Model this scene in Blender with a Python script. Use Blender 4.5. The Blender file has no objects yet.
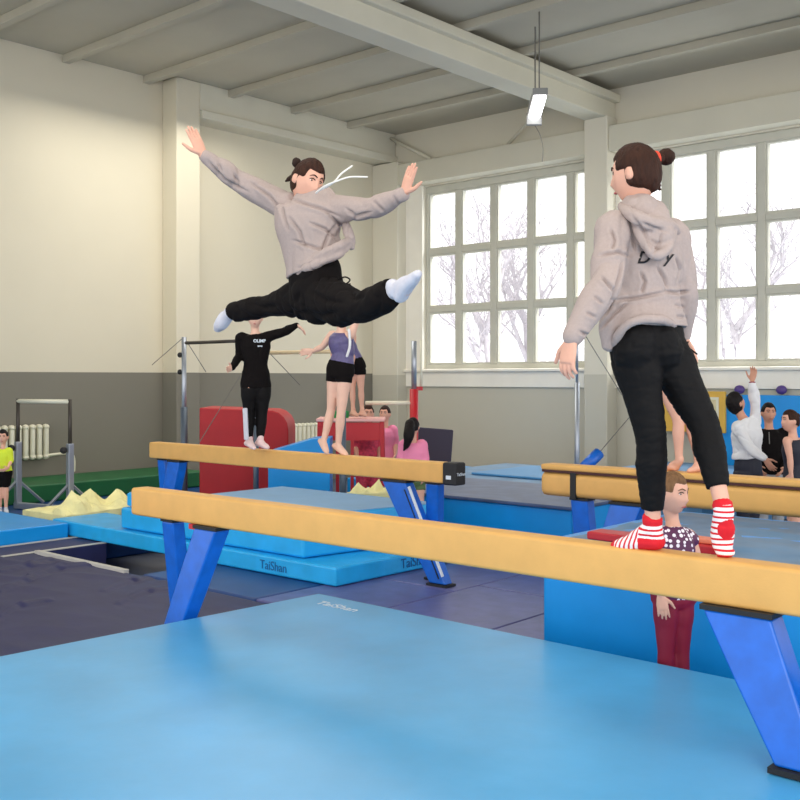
import bpy, bmesh, math, random
from mathutils import Vector, Matrix, noise
from mathutils.bvhtree import BVHTree
R = math.radians
random.seed(7)
SC = bpy.context.scene
COL = SC.collection

# ------------------------------------------------------------------ camera
EYE = 1.68
YAW = 41.5
cd = bpy.data.cameras.new('camera'); cam = bpy.data.objects.new('camera', cd); COL.objects.link(cam)
cam.location = (0, 0, EYE); cam.rotation_euler = (R(90), 0, R(YAW))
cd.sensor_width = 36; cd.lens = 36*1020/800; cd.shift_y = -0.0275; cd.clip_end = 400
SC.camera = cam

# ------------------------------------------------------------------ light
w = bpy.data.worlds.new('sky'); SC.world = w; w.use_nodes = True
bg = w.node_tree.nodes['Background']
bg.inputs['Color'].default_value = (0.98, 0.985, 1.0, 1); bg.inputs['Strength'].default_value = 1.75
def area(name, loc, target, sx, sy, power, col):
    l = bpy.data.lights.new(name, 'AREA'); l.shape = 'RECTANGLE'; l.size = sx; l.size_y = sy
    l.energy = power; l.color = col
    o = bpy.data.objects.new(name, l); COL.objects.link(o); o.location = loc
    o.rotation_euler = (Vector(target)-Vector(loc)).to_track_quat('-Z', 'Y').to_euler()
    return o
# added fill lights, behind the camera and standing in for ceiling lamps
area('hall_window_light', (5.5, -3.5, 5.2), (-5, 6, 1.2), 6, 3, 300, (1.0, 0.97, 0.92))
area('ceiling_lamp_light', (-4, 3.5, 5.95), (-4, 3.51, 0), 7, 3, 110, (1.0, 0.95, 0.86))
area('ceiling_lamp_light_far', (-11.0, 9.5, 5.9), (-11.0, 9.51, 0), 5, 4, 200, (1.0, 0.95, 0.85))  # added to brighten the far end, no fixture modelled here
area('sky_light', (-7.5, 21, 11.5), (-6.5, 8, 0.5), 14, 5, 4200, (0.93, 0.97, 1.0))  # added panel outdoors, out of view, strengthens the backlight through the windows
vs = SC.view_settings
vs.view_transform = 'Standard'; vs.look = 'None'; vs.exposure = 0.10; vs.gamma = 1.0; vs.use_curve_mapping = False

# ------------------------------------------------------------------ materials
def mat(name, col, rough=0.6, metal=0.0, noise_s=None, noise_amt=0.08, bump=0.0, bump_s=30, spec=0.5, stretch=None, emit=0):
    m = bpy.data.materials.new(name); m.use_nodes = True
    nt = m.node_tree; b = nt.nodes['Principled BSDF']
    b.inputs['Roughness'].default_value = rough; b.inputs['Metallic'].default_value = metal
    b.inputs['Specular IOR Level'].default_value = spec
    b.inputs['Base Color'].default_value = (*col, 1)
    if emit:
        b.inputs['Emission Color'].default_value = (*col, 1); b.inputs['Emission Strength'].default_value = emit
    tc = nt.nodes.new('ShaderNodeTexCoord'); mp = nt.nodes.new('ShaderNodeMapping')
    nt.links.new(tc.outputs['Object'], mp.inputs[0])
    if stretch: mp.inputs['Scale'].default_value = stretch
    if noise_s:
        n = nt.nodes.new('ShaderNodeTexNoise'); n.inputs['Scale'].default_value = noise_s; n.inputs['Detail'].default_value = 5
        nt.links.new(mp.outputs[0], n.inputs['Vector'])
        r = nt.nodes.new('ShaderNodeMapRange'); r.inputs[3].default_value = 1-noise_amt; r.inputs[4].default_value = 1+noise_amt
        r.inputs[1].default_value = .3; r.inputs[2].default_value = .7
        nt.links.new(n.outputs[0], r.inputs[0])
        v = nt.nodes.new('ShaderNodeVectorMath'); v.operation = 'SCALE'; v.inputs[0].default_value = col
        nt.links.new(r.outputs[0], v.inputs['Scale']); nt.links.new(v.outputs[0], b.inputs['Base Color'])
    if bump:
        n2 = nt.nodes.new('ShaderNodeTexNoise'); n2.inputs['Scale'].default_value = bump_s; n2.inputs['Detail'].default_value = 4
        nt.links.new(mp.outputs[0], n2.inputs['Vector'])
        bp = nt.nodes.new('ShaderNodeBump'); bp.inputs['Strength'].default_value = bump; bp.inputs['Distance'].default_value = .02
        nt.links.new(n2.outputs[0], bp.inputs['Height']); nt.links.new(bp.outputs[0], b.inputs['Normal'])
    return m
def srgb(r, g, b):
    f = lambda c: (c/255/12.92) if c/255 <= .04045 else ((c/255+.055)/1.055)**2.4
    return (f(r), f(g), f(b))
M = {}
M['wall'] = None
M['beam'] = mat('tan_leatherette', srgb(222, 170, 94), .55, noise_s=9, noise_amt=.05, bump=.05, bump_s=120)
M['black'] = mat('black_rubber', srgb(24, 24, 26), .6)
M['blue_steel'] = mat('blue_painted_steel', srgb(10, 98, 200), .32, noise_s=12, noise_amt=.12)
M['white_mark'] = mat('white_wear', srgb(215, 222, 230), .6)
M['silver'] = mat('bare_steel', srgb(170, 176, 186), .35, .7)
M['mat_sky'] = mat('sky_blue_vinyl', srgb(76, 162, 214), .33, noise_s=2.2, noise_amt=.10, bump=.12, bump_s=5)
M['mat_bright'] = mat('bright_blue_vinyl', srgb(10, 148, 228), .36, noise_s=3, noise_amt=.06, bump=.10, bump_s=4)
M['mat_cyan'] = mat('cyan_blue_vinyl', srgb(34, 172, 236), .36, noise_s=5, noise_amt=.10, bump=.25, bump_s=6)
M['mat_dull'] = mat('dusty_blue_cover', srgb(78, 122, 160), .42, noise_s=4, noise_amt=.16, bump=.2, bump_s=5)
M['mat_grey'] = mat('grey_blue_cover', srgb(124, 170, 212), .6, noise_s=3, noise_amt=.05, bump=.06, bump_s=6)
M['navy'] = mat('navy_vinyl', srgb(34, 36, 80), .6, noise_s=3, noise_amt=.12, bump=.25, bump_s=2.2, stretch=(1, 2.2, 1))
M['navy_tile'] = mat('worn_navy_vinyl', srgb(88, 90, 142), .36, noise_s=6, noise_amt=.2, bump=.15, bump_s=8)
M['deep_navy'] = mat('deep_blue_vinyl', srgb(14, 58, 118), .42, noise_s=4, noise_amt=.12)
M['green'] = mat('green_vinyl', srgb(14, 92, 48), .5, noise_s=3, noise_amt=.1, bump=.1, bump_s=5)
M['red'] = mat('red_vinyl', srgb(176, 14, 26), .5, noise_s=3, noise_amt=.1)
M['red_paint'] = mat('red_paint', srgb(190, 28, 40), .4)
M['salmon'] = mat('salmon_vinyl', srgb(228, 128, 96), .5)
M['pink'] = mat('pink_laminate', srgb(236, 176, 170), .5)
M['cream'] = mat('cream_enamel', srgb(226, 222, 200), .45)
M['foam'] = mat('pale_yellow_foam', srgb(240, 232, 170), .9, noise_s=6, noise_amt=.1, bump=.3, bump_s=20)
M['edge'] = mat('cream_tape', srgb(190, 186, 178), .6)
M['hoop'] = mat('purple_plastic', srgb(86, 62, 132), .4)
M['yellow_board'] = mat('yellow_board', srgb(222, 176, 74), .6, noise_s=5, noise_amt=.05)
M['paper'] = mat('poster_paper', srgb(214, 200, 158), .8, noise_s=6, noise_amt=.1)
M['wood'] = mat('pale_wood', srgb(214, 190, 150), .5, noise_s=10, noise_amt=.1, stretch=(1, 8, 8))
M['grip'] = mat('dark_bar', srgb(70, 64, 58), .4, .4)
M['cable'] = mat('steel_cable', srgb(120, 118, 112), .5, .5)
M['frame_paint'] = mat('window_paint', srgb(200, 198, 184), .5, noise_s=4, noise_amt=.04)
M['sill_paint'] = mat('sill_paint', srgb(246, 241, 228), .6, noise_s=3, noise_amt=.03)
M['plaster'] = mat('cream_plaster', srgb(214, 209, 190), .8, noise_s=1.2, noise_amt=.03)
M['ceil'] = mat('ceiling_concrete', srgb(186, 180, 162), .85, noise_s=.8, noise_amt=.06)
M['lamp'] = mat('lamp_tube', (1, 1, 1), .5, emit=9)
M['lampbox'] = mat('lamp_housing', srgb(130, 130, 128), .5)
M['floor'] = mat('worn_floor', srgb(66, 74, 92), .5, noise_s=3, noise_amt=.15)
M['snow'] = mat('snow', srgb(235, 238, 242), .9, noise_s=1, noise_amt=.05)
M['bark'] = mat('frosty_bark', srgb(196, 190, 196), .9, noise_s=8, noise_amt=.1)  # outdoor glare is put into this pale bark colour
M['fence'] = mat('grey_fence', srgb(222, 218, 222), .9)
M['dark_pad'] = mat('dark_violet_vinyl', srgb(48, 40, 62), .6)
M['logo'] = mat('logo_blue', srgb(10, 96, 158), .5)
M['logo_w'] = mat('logo_white', srgb(214, 226, 236), .5)
M['print_k'] = mat('print_black', srgb(26, 22, 24), .7)
M['turq'] = mat('green_plastic', srgb(22, 140, 72), .5)

def wall_mat(name, split, up, low, axis='Z'):
    m = bpy.data.materials.new(name); m.use_nodes = True; nt = m.node_tree; b = nt.nodes['Principled BSDF']
    b.inputs['Roughness'].default_value = .8
    g = nt.nodes.new('ShaderNodeNewGeometry'); s = nt.nodes.new('ShaderNodeSeparateXYZ'); nt.links.new(g.outputs['Position'], s.inputs[0])
    n = nt.nodes.new('ShaderNodeTexNoise'); n.inputs['Scale'].default_value = .9; n.inputs['Detail'].default_value = 6
    nt.links.new(g.outputs['Position'], n.inputs['Vector'])
    gt = nt.nodes.new('ShaderNodeMath'); gt.operation = 'GREATER_THAN'; gt.inputs[1].default_value = split
    nt.links.new(s.outputs['Z'], gt.inputs[0])
    mx = nt.nodes.new('ShaderNodeMix'); mx.data_type = 'RGBA'; mx.inputs[6].default_value = (*low, 1); mx.inputs[7].default_value = (*up, 1)
    nt.links.new(gt.outputs[0], mx.inputs[0])
    r = nt.nodes.new('ShaderNodeMapRange'); r.inputs[3].default_value = .95; r.inputs[4].default_value = 1.05
    nt.links.new(n.outputs[0], r.inputs[0])
    v = nt.nodes.new('ShaderNodeVectorMath'); v.operation = 'SCALE'
    nt.links.new(mx.outputs[2], v.inputs[0]); nt.links.new(r.outputs[0], v.inputs['Scale']); nt.links.new(v.outputs[0], b.inputs['Base Color'])
    return m
M['wall'] = wall_mat('two_tone_wall', 1.77, srgb(216, 208, 186), srgb(126, 122, 110))
M['wall_win'] = wall_mat('window_wall_paint', 1.74, srgb(222, 216, 198), srgb(200, 195, 178))  # lower band lighter than on the left wall: stronger light put into the colour
m = bpy.data.materials.new('pane_glass'); m.use_nodes = True; nt = m.node_tree; nt.nodes.clear()
o_ = nt.nodes.new('ShaderNodeOutputMaterial'); t_ = nt.nodes.new('ShaderNodeBsdfTransparent'); g_ = nt.nodes.new('ShaderNodeBsdfGlossy')
g_.inputs['Roughness'].default_value = .05; x_ = nt.nodes.new('ShaderNodeMixShader'); x_.inputs[0].default_value = .05
nt.links.new(t_.outputs[0], x_.inputs[1]); nt.links.new(g_.outputs[0], x_.inputs[2]); nt.links.new(x_.outputs[0], o_.inputs[0])
M['glass'] = m

# ------------------------------------------------------------------ geometry helpers
cy, sy = math.cos(R(YAW)), math.sin(R(YAW))
RGT = Vector((cy, sy, 0)); FWD = Vector((-sy, cy, 0)); UP = Vector((0, 0, 1))
def P(px, py, d):            # a point of the hall at depth d
    return Vector((0, 0, EYE)) + d*(FWD + RGT*((px-400)/1020) + UP*((378-py)/1020))
def VW(r, u, a):             # a direction given as right, up, away
    return (RGT*r + UP*u + FWD*a).normalized()

class MB:
    def __init__(s): s.v = []; s.f = []; s.m = []
    def add(s, vs_, fs, mi=0):
        k = len(s.v); s.v += [Vector(p) for p in vs_]; s.f += [tuple(i+k for i in f) for f in fs]; s.m += [mi]*len(fs)
        return s
    def box(s, x0, x1, y0, y1, z0, z1, mi=0):
        return s.add([(x0,y0,z0),(x1,y0,z0),(x1,y1,z0),(x0,y1,z0),(x0,y0,z1),(x1,y0,z1),(x1,y1,z1),(x0,y1,z1)],
            [(3,2,1,0),(4,5,6,7),(0,1,5,4),(1,2,6,5),(2,3,7,6),(3,0,4,7)], mi)
    def prism(s, poly, z0, z1, mi=0):
        n = len(poly)
        return s.add([(x,y,z0) for x,y in poly]+[(x,y,z1) for x,y in poly],
            [tuple(range(n-1,-1,-1)), tuple(range(n,2*n))]+[(i,(i+1)%n,(i+1)%n+n,i+n) for i in range(n)], mi)
    def rings(s, rs, mi=0, closed=True):
        n = len(rs[0]); vv = [p for r in rs for p in r]; ff = []
        for k in range(len(rs)-1):
            for i in range(n):
                j = (i+1) % n; ff.append((k*n+i, k*n+j, (k+1)*n+j, (k+1)*n+i))
        if closed: ff.append(tuple(range(n-1,-1,-1))); ff.append(tuple((len(rs)-1)*n+i for i in range(n)))
        return s.add(vv, ff, mi)
    def ell(s, rows, n=14, mi=0):     # rows: (centre, a vector, b vector)
        return s.rings([[c+a*math.cos(2*math.pi*i/n)+b*math.sin(2*math.pi*i/n) for i in range(n)] for c,a,b in rows], mi)
    def tube(s, p0, p1, r0, r1=None, n=12, mi=0):
        p0 = Vector(p0); p1 = Vector(p1); r1 = r0 if r1 is None else r1
        t = (p1-p0).normalized(); a = t.orthogonal().normalized(); b = t.cross(a)
        return s.ell([(p0,a*r0,b*r0),(p1,a*r1,b*r1)], n, mi)
    def bar(s, p0, p1, w_, h_, side=None, mi=0):   # rectangular bar
        p0 = Vector(p0); p1 = Vector(p1); t = (p1-p0).normalized()
        a = (Vector(side) - t*Vector(side).dot(t)).normalized() if side is not None else t.orthogonal().normalized()
        b = t.cross(a)
        q = [(-1,-1),(1,-1),(1,1),(-1,1)]
        return s.rings([[p+a*(w_/2*i)+b*(h_/2*j) for i,j in q] for p in (p0,p1)], mi)
    def limb(s, pts, rad, n=12, sub=4, mi=0, cap=True, flat=1.0, flatdir=None):
        pts = [Vector(p) for p in pts]; m_ = len(pts); C = []; Rr = []
        for i in range(m_-1):
            p0 = pts[max(i-1,0)]; p1 = pts[i]; p2 = pts[i+1]; p3 = pts[min(i+2,m_-1)]
            for k in range(sub):
                t = k/sub
                C.append(.5*((2*p1)+(p2-p0)*t+(2*p0-5*p1+4*p2-p3)*t*t+(3*p1-p0-3*p2+p3)*t**3))
                q = t*t*(3-2*t); Rr.append(rad[i]*(1-q)+rad[i+1]*q)
        C.append(pts[-1]); Rr.append(rad[-1])
        T = [(C[min(i+1,len(C)-1)]-C[max(i-1,0)]).normalized() for i in range(len(C))]
        if cap:
            for sgn, idx in ((-1,0),(1,-1)):
                e = C[idx]; t = T[idx]; r = Rr[idx]
                add = [(e+t*sgn*r*math.sin(a), r*math.cos(a), t) for a in (R(30), R(60), R(84))]
                if sgn < 0:
                    add = add[::-1]; C = [q[0] for q in add]+C; Rr = [q[1] for q in add]+Rr; T = [q[2] for q in add]+T
                else:
                    C += [q[0] for q in add]; Rr += [q[1] for q in add]; T += [q[2] for q in add]
        a = Vector(flatdir) if flatdir is not None else T[0].orthogonal()
        rows = []
        for c, r, t in zip(C, Rr, T):
            a = (a - t*a.dot(t))
            a = a.normalized() if a.length > 1e-5 else t.orthogonal().normalized()
            rows.append((c, a*r*flat, t.cross(a)*r))
        return s.ell(rows, n, mi)
    def ball(s, c, rx, ry=None, rz=None, ax=None, n=14, m_=9, mi=0):
        c = Vector(c); ry = ry or rx; rz = rz or rx
        X, Y, Z = ax if ax else (Vector((1,0,0)), Vector((0,1,0)), Vector((0,0,1)))
        rows = []
        for k in range(m_):
            a = -math.pi/2 + math.pi*(k+.25)/(m_-.5)
            rows.append((c+Z*rz*math.sin(a), X*rx*math.cos(a), Y*ry*math.cos(a)))
        return s.ell(rows, n, mi)
    def build(s, name, mats, parent=None, smooth=False, bevel=0, seg=2, sub=0):
        org = parent_origin(parent)
        me = bpy.data.meshes.new(name)
        me.from_pydata([tuple(p-org) for p in s.v], [], s.f)
        mats = mats if isinstance(mats, (list, tuple)) else [mats]
        for q in mats: me.materials.append(q)
        me.polygons.foreach_set('material_index', s.m)
        if smooth: me.polygons.foreach_set('use_smooth', [True]*len(s.f))
        b = bmesh.new(); b.from_mesh(me); bmesh.ops.recalc_face_normals(b, faces=b.faces); b.to_mesh(me); b.free()
        o = bpy.data.objects.new(name, me); COL.objects.link(o)
        if parent: o.parent = parent; o['_'] = 0; del o['_']
        if bevel:
            md = o.modifiers.new('bevel', 'BEVEL'); md.width = bevel; md.segments = seg; md.limit_method = 'ANGLE'; md.angle_limit = R(35)
            me.polygons.foreach_set('use_smooth', [True]*len(me.polygons))
            md.harden_normals = True
        return o
ORIG = {}
def parent_origin(p):
    o = Vector((0,0,0))
    while p is not None:
        o = o + Vector(ORIG.get(p.name, (0,0,0))); p = p.parent
    return o
def thing(name, label, cat, loc=(0,0,0), group=None):
    o = bpy.data.objects.new(name, None); COL.objects.link(o); o.location = loc; o.empty_display_size = .1
    ORIG[o.name] = tuple(loc); o['label'] = label; o['category'] = cat
    if group: o['group'] = group
    return o
def tag(o, label, cat, group=None, kind=None):
    o['label'] = label; o['category'] = cat
    if group: o['group'] = group
    if kind: o['kind'] = kind
    # origin to the base of the thing
    c = [Vector(q) for q in o.bound_box]; b = sum(c, Vector())/8; b.z = min(q.z for q in c)
    if o.parent is None and o.type == 'MESH':
        o.data.transform(Matrix.Translation(-b)); o.location = o.location + b; ORIG[o.name] = tuple(o.location)
    return o
def struct(o): o['kind'] = 'structure'; return o
def text_mesh(s, size, extrude=.0008, shear=0, bold=0):
    c = bpy.data.curves.new('t', 'FONT'); c.body = s; c.size = size; c.extrude = extrude; c.align_x = 'CENTER'; c.align_y = 'CENTER'
    c.shear = shear; c.offset = bold
    o = bpy.data.objects.new('t', c); COL.objects.link(o)
    dg = bpy.context.evaluated_depsgraph_get(); me = bpy.data.meshes.new_from_object(o.evaluated_get(dg))
    vv = [v.co.copy() for v in me.vertices]; ff = [tuple(p.vertices) for p in me.polygons]
    bpy.data.objects.remove(o); bpy.data.meshes.remove(me)
    return vv, ff
def text(s, size, pos, xdir, ydir, m_, name, parent=None, shear=0, bold=0):
    vv, ff = text_mesh(s, size, shear=shear, bold=bold); X = Vector(xdir).normalized(); Y = Vector(ydir).normalized(); Z = X.cross(Y)
    b = MB(); b.add([Vector(pos)+X*p.x+Y*p.y+Z*p.z for p in vv], ff)
    return b.build(name, m_, parent)

# ------------------------------------------------------------------ the hall
XL, YW = -14.19, 15.48
struct(MB().box(-15.5, 4, -3, 17, -.42, -.3).build('floor', M['floor']))
struct(MB().box(XL-.4, XL, 0.5, YW+.4, -.3, 7.2).build('wall_left', M['wall']))
pl = MB().box(XL, -13.8, 10.08, 10.56, -.3, 6.62)
struct(pl.build('trim_1', M['wall'], bevel=.02))
gd = MB().box(XL, -13.8, 10.56, YW-.02, 6.02, 6.62).box(-13.8, -13.74, 10.56, YW-.02, 6.02, 6.16)
struct(gd.build('trim_2', M['plaster'], bevel=.01))
W1 = (-13.06, -9.28); W2 = (-8.66, -3.9); Z0, Z1 = 1.86, 5.47
wl = MB()
wl.box(XL-.4, W1[0], YW, YW+.4, -.3, 7.2).box(W1[1], W2[0], YW, YW+.4, -.3, 7.2).box(W2[1], 3.5, YW, YW+.4, -.3, 7.2)
for a, b in (W1, W2): wl.box(a, b, YW, YW+.4, -.3, Z0).box(a, b, YW, YW+.4, Z1, 7.2)
struct(wl.build('wall_right', M['wall_win']))
# plaster surround and sill band under the windows, lintel band above
sb = MB().box(-13.5, W1[0], YW-.05, YW, 1.51, 5.5).box(W1[0], W1[1], YW-.05, YW, 1.51, Z0).box(W1[1], W2[0], YW-.05, YW, 1.51, 5.5).box(W2[0], 1, YW-.05, YW, 1.51, Z0)
struct(sb.build('trim_3', M['sill_paint'], bevel=.01))
struct(MB().box(-13.5, W1[1]+.1, YW-.12, YW-.05, Z0-.06, Z0-.01).box(W2[0]-.05, 1, YW-.12, YW-.05, Z0-.06, Z0-.01).build('trim_4', M['sill_paint'], bevel=.01))
struct(MB().box(-13.5, -9.2, YW-.3, YW, 5.5, 5.93).box(-8.75, 2, YW-.3, YW, 5.5, 5.93).build('trim_5', M['plaster'], bevel=.015))
struct(MB().box(XL, -13.5, YW-.3, YW, -.3, 6.0).build('trim_6', M['wall_win'], bevel=.02))
struct(MB().box(-9.2, -8.75, YW-.34, YW, -.3, 6.1).build('trim_7', M['wall_win'], bevel=.02))
# ceiling slab with its concrete girders
cl = MB().box(XL-.4, 3, -2.5, YW+.4, 6.62, 6.9)
for k in range(11): cl.box(XL, 3, 1.0+k*1.45, 1.12+k*1.45, 6.5, 6.62)
struct(cl.build('ceiling', M['ceil'], bevel=.01))
for i, x in enumerate((-9.2, -4.2)):
    g = MB().box(x, x+.42, -2.4, YW-.01, 6.08, 6.5).box(x-.1, x+.52, -2.4, YW-.01, 6.36, 6.5)
    struct(g.build('trim_%d' % (8+i), M['plaster'], bevel=.02))
# window frames
def window(n, x0, x1, cols, rows):
    f = MB(); y0, y1 = YW+.06, YW+.2
    f.box(x0, x1, y0, y1, Z0, Z0+.09).box(x0, x1, y0, y1, Z1-.14, Z1).box(x0, x0+.07, y0, y1, Z0+.09, Z1-.14).box(x1-.07, x1, y0, y1, Z0+.09, Z1-.14)
    for c in cols: f.box(c-.065, c+.065, y0, y1, Z0+.09, Z1-.14)
    cs = [x0+.07]+[c for c in cols]+[x1-.07]
    for z in rows: 
        for a, b in zip(cs[:-1], cs[1:]):
            f.box(a+(.065 if a in cols else 0), b-(.065 if b in cols else 0), y0, y1, z-.055, z+.055)
    o = struct(f.build('window_%d' % n, M['frame_paint'], bevel=.012))
    zs = [Z0+.09]+rows+[Z1-.14]
    for a, b in zip(cs[:-1], cs[1:]):
        for zi, (c, d) in enumerate(zip(zs[:-1], zs[1:])):
            l = a+(.065 if a in cols else 0); r = b-(.065 if b in cols else 0)
            lo = c+(0 if zi == 0 else .055); hi = d-(0 if zi == len(zs)-2 else .055)
            s_ = MB(); t = .03
            s_.box(l, l+t, y0+.02, y1-.02, lo, hi).box(r-t, r, y0+.02, y1-.02, lo, hi).box(l+t, r-t, y0+.02, y1-.02, lo, lo+t).box(l+t, r-t, y0+.02, y1-.02, hi-t, hi)
            so = s_.build('sash', M['frame_paint'], o)
            MB().box(l+t, r-t, y0+.06, y0+.066, lo+t, hi-t).build('pane', M['glass'], so)
window(1, W1[0], W1[1], [-12.24, -11.40, -10.56, -9.72], [3.03, 4.17])
window(2, W2[0], W2[1], [-7.88, -7.09, -6.28, -5.46, -4.66], [3.03, 4.17])
# thin roof braces and the wires
struct(MB().tube((-13.78, 15.3, 6.52), (-12.75, 15.3, 5.95), .035).build('trim_10', M['plaster'], smooth=True))
struct(MB().tube((-10.9, 15.3, 5.95), (-10.2, 15.3, 6.5), .03).build('trim_11', M['plaster'], smooth=True))

# outside: snow, trees, fence
struct(MB().box(-60, 60, YW+.5, 90, -1.1, -1.0).build('ground_outside', M['snow']))
def tree(loc, h, seed, label):
    rnd = random.Random(seed); b = MB()
    def br(p, d, L, r, lvl):
        q = p
        for k in range(3):
            d2 = (d+Vector((rnd.uniform(-.22,.22), rnd.uniform(-.22,.22), rnd.uniform(-.05,.15)))).normalized()
            e = q+d2*L/3; b.tube(q, e, r*(1-.22*k), r*(1-.22*(k+1)), 6); q = e; d = d2
            if lvl < 4 and (k > 0 or lvl > 0):
                for _ in range(2):
                    s_ = Vector((rnd.uniform(-1,1), rnd.uniform(-1,1), rnd.uniform(.0,.9))).normalized()
                    br(q, (d*.6+s_*.8).normalized(), L*rnd.uniform(.5,.72), r*.42, lvl+1)
    br(Vector(loc), Vector((0,0,1)), h*.45, h*.028, 0)
    tag(b.build('bare_tree', M['bark'], smooth=True), label, 'tree', 'bare trees outside the windows')
tree((-17.5, 24, -1), 9, 3, 'bare winter tree outside the far left window')
tree((-11.6, 27.5, -1), 9, 11, 'bare winter tree outside, left in the right-hand window')
tree((-5.6, 22.5, -1), 9.5, 5, 'bare spreading winter tree outside behind the right-hand window')
tree((-22.5, 33, -1), 11, 8, 'bare winter tree far outside the left window, right of the other')
fb = MB()
for k in range(60): fb.box(-18+k*.32, -18+k*.32+.2, 27, 27.05, -1, 2.6)
fb.box(-18, 1.2, 27.05, 27.1, 0, .1).box(-18, 1.2, 27.05, 27.1, 2, 2.1)
tag(fb.build('picket_fence', M['fence']), 'tall pale picket fence outside beyond the windows', 'fence')

# ceiling lamps
def lamp(loc, label):
    t = thing('ceiling_lamp', label, 'lamp', loc, None); c = Vector(loc); f = (FWD+RGT*.06).normalized()
    MB().bar(c-f*.6+UP*.05, c+f*.5+UP*.05, .2, .09, f.cross(UP)).build('housing', M['lampbox'], t, bevel=.01)
    MB().bar(c-f*.57-UP*.015, c+f*.48-UP*.015, .16, .03, f.cross(UP)).build('tube_light', M['lamp'], t, bevel=.006)
    MB().bar(c+f*.505-UP*.03, c+f*.58-UP*.03, .22, .17, f.cross(UP)).build('end_cap', M['lampbox'], t, bevel=.006)
    for k in (-.4, .35): MB().tube(c+f*k+UP*.09, Vector(((c+f*k).x, (c+f*k).y, 6.63)), .01).build('hanging_rod', M['cable'], t)
    MB().limb([c+f*.56-UP*.1, c+f*.6-UP*.22+RGT*.08, c+f*.6-UP*.42+RGT*.13, c+f*.6-UP*.62+RGT*.12], [.006]*4, n=6).build('loose_wire', M['cable'], t)
lamp(tuple(P(537, 107, 14.0)), 'lit box lamp hanging from the ceiling in front of the left window top')

# ------------------------------------------------------------------ floor mats
def slab(name, x0, x1, y0, y1, z0, z1, m_, label, cat='mat', bev=.025, group=None, rot=0):
    o = MB().box(x0, x1, y0, y1, z0, z1).build(name, m_, bevel=bev, seg=3)
    return tag(o, label, cat, group)
# crash mat under the front beam
g = thing('crash_mat', 'large glossy light blue crash mat under the front beam', 'mat', (-2, 2.5, 0))
MB().prism([(-4.92, 1.5), (2.2, 1.5), (2.2, 4.50), (-4.74, 4.57)], .0, .3).build('cover', M['mat_sky'], g, bevel=.03, seg=3)
text('TaiShan', .11, (-4.36, 4.36, .302), (1, -.02, 0), (.02, 1, 0), M['logo_w'], 'logo', g)

# floor pads (tops at 0)
cover = MB()
nx, ny = 200, 190
WR = [[(0,592),(28,581),(62,566)], [(30,578),(60,568),(88,566)], [(105,592),(135,581),(165,577)], [(0,616),(22,606),(48,602)], [(40,553),(75,556),(112,556)], [(120,604),(150,592),(170,590)], [(2,572),(30,566),(50,560)]]
def pxy(p):
    q = p-Vector((0,0,EYE)); d = q.dot(FWD); return 400+1020*q.dot(RGT)/d, 378-1020*q.z/d
for j in range(ny+1):
    for i in range(nx+1):
        x = -9.1+i*(4.15/nx); y = .6+j*(4.45/ny)
        z = 0
        q = Vector((x*.9+y*.55, y*1.9-x*.6, 3.1))
        z += .014*max(0, 1-abs(noise.noise(q*.9))*4)*(.4+.6*max(0, noise.noise(Vector((x,y,1))*.7+Vector((3,3,3)))+.5))
        z += .006*noise.noise(Vector((x,y,0))*3)
        fx, fy = pxy(Vector((x, y, 0)))
        if x < -5 and y > 1.2 and fy < 700:
            for ln in WR:
                for k, ((x0, y0), (x1, y1)) in enumerate(zip(ln[:-1], ln[1:])):
                    dx, dy = x1-x0, y1-y0; t = max(0, min(1, ((fx-x0)*dx+(fy-y0)*dy)/(dx*dx+dy*dy))); sd = (fy-y0-dy*t); dd = math.hypot(fx-x0-dx*t, sd)
                    if dd < 9: z += .011*(math.exp(-((dd-2)/2.2)**2)*(1 if sd < 0 else -.6))
        e = min(i, nx-i, j, ny-j)
        if e == 0: z = -.03
        cover.v.append(Vector((x, y, z)))
for j in range(ny):
    for i in range(nx):
        k = j*(nx+1)+i; cover.f.append((k, k+1, k+nx+2, k+nx+1)); cover.m.append(0)
g = thing('floor_mat', 'wrinkled dark navy cover mat at the lower left', 'mat', (-7, 2.8, -.3))
MB().box(-9.1, -4.95, .6, 5.05, -.3, -.03).build('base', M['deep_navy'], g)
cover.build('cover', M['navy'], g, smooth=True)
MB().box(-9.1, -7.6, 5.0, 5.052, -.03, .026).build('edge_tape', M['edge'], g)
g = thing('floor_mat', 'narrow navy floor mat with cream edge tape at the left', 'mat', (-9.4, 3, -.3))
MB().box(-9.72, -9.12, .6, 5.8, -.3, -.002).build('base', M['navy'], g, bevel=.01)
MB().box(-9.72, -9.66, .6, 5.8, -.001, .006).build('edge_tape', M['edge'], g)
MB().box(-9.18, -9.12, 4.7, 5.8, -.001, .006).build('edge_tape', M['edge'], g)
slab('floor_mat', -14.15, -9.76, .6, 10, -.3, -.03, M['deep_navy'], 'dark navy floor mat running along the left wall')
slab('floor_mat', -7.45, -5.97, 5.08, 7.9, -.3, 0, M['deep_navy'], 'deep blue floor mat in front of the stacked blue mats')
n_ = 0
for (x0, x1, y0, y1, lb) in [(-5.96,-5.01,5.08,6.3,'worn navy floor mat beside the corner of the stacked mats'), (-5.96,-5.01,6.31,7.9,'worn navy floor mat under the right legs of the far beam'),
        (-5.0,-4.06,4.62,6.6,'worn navy floor mat in the middle of the open floor between the beams'), (-5.0,-4.06,6.61,7.9,'worn navy floor mat beside the blue pit edge'),
        (-4.05,-3.275,4.62,6.2,'worn navy floor mat beside the tall bright blue block'), (-4.05,-3.275,6.21,7.9,'worn navy floor mat under the left legs of the padded beam')]:
    slab('floor_mat', x0, x1, y0, y1, -.3, 0, M['navy_tile'], lb, bev=.012, group='navy floor mats between the beams')
slab('floor_mat', -4.94, 2.3, .6, 4.6, -.3, -.001, M['deep_navy'], 'deep blue base mat under the light blue crash mat')
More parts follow.
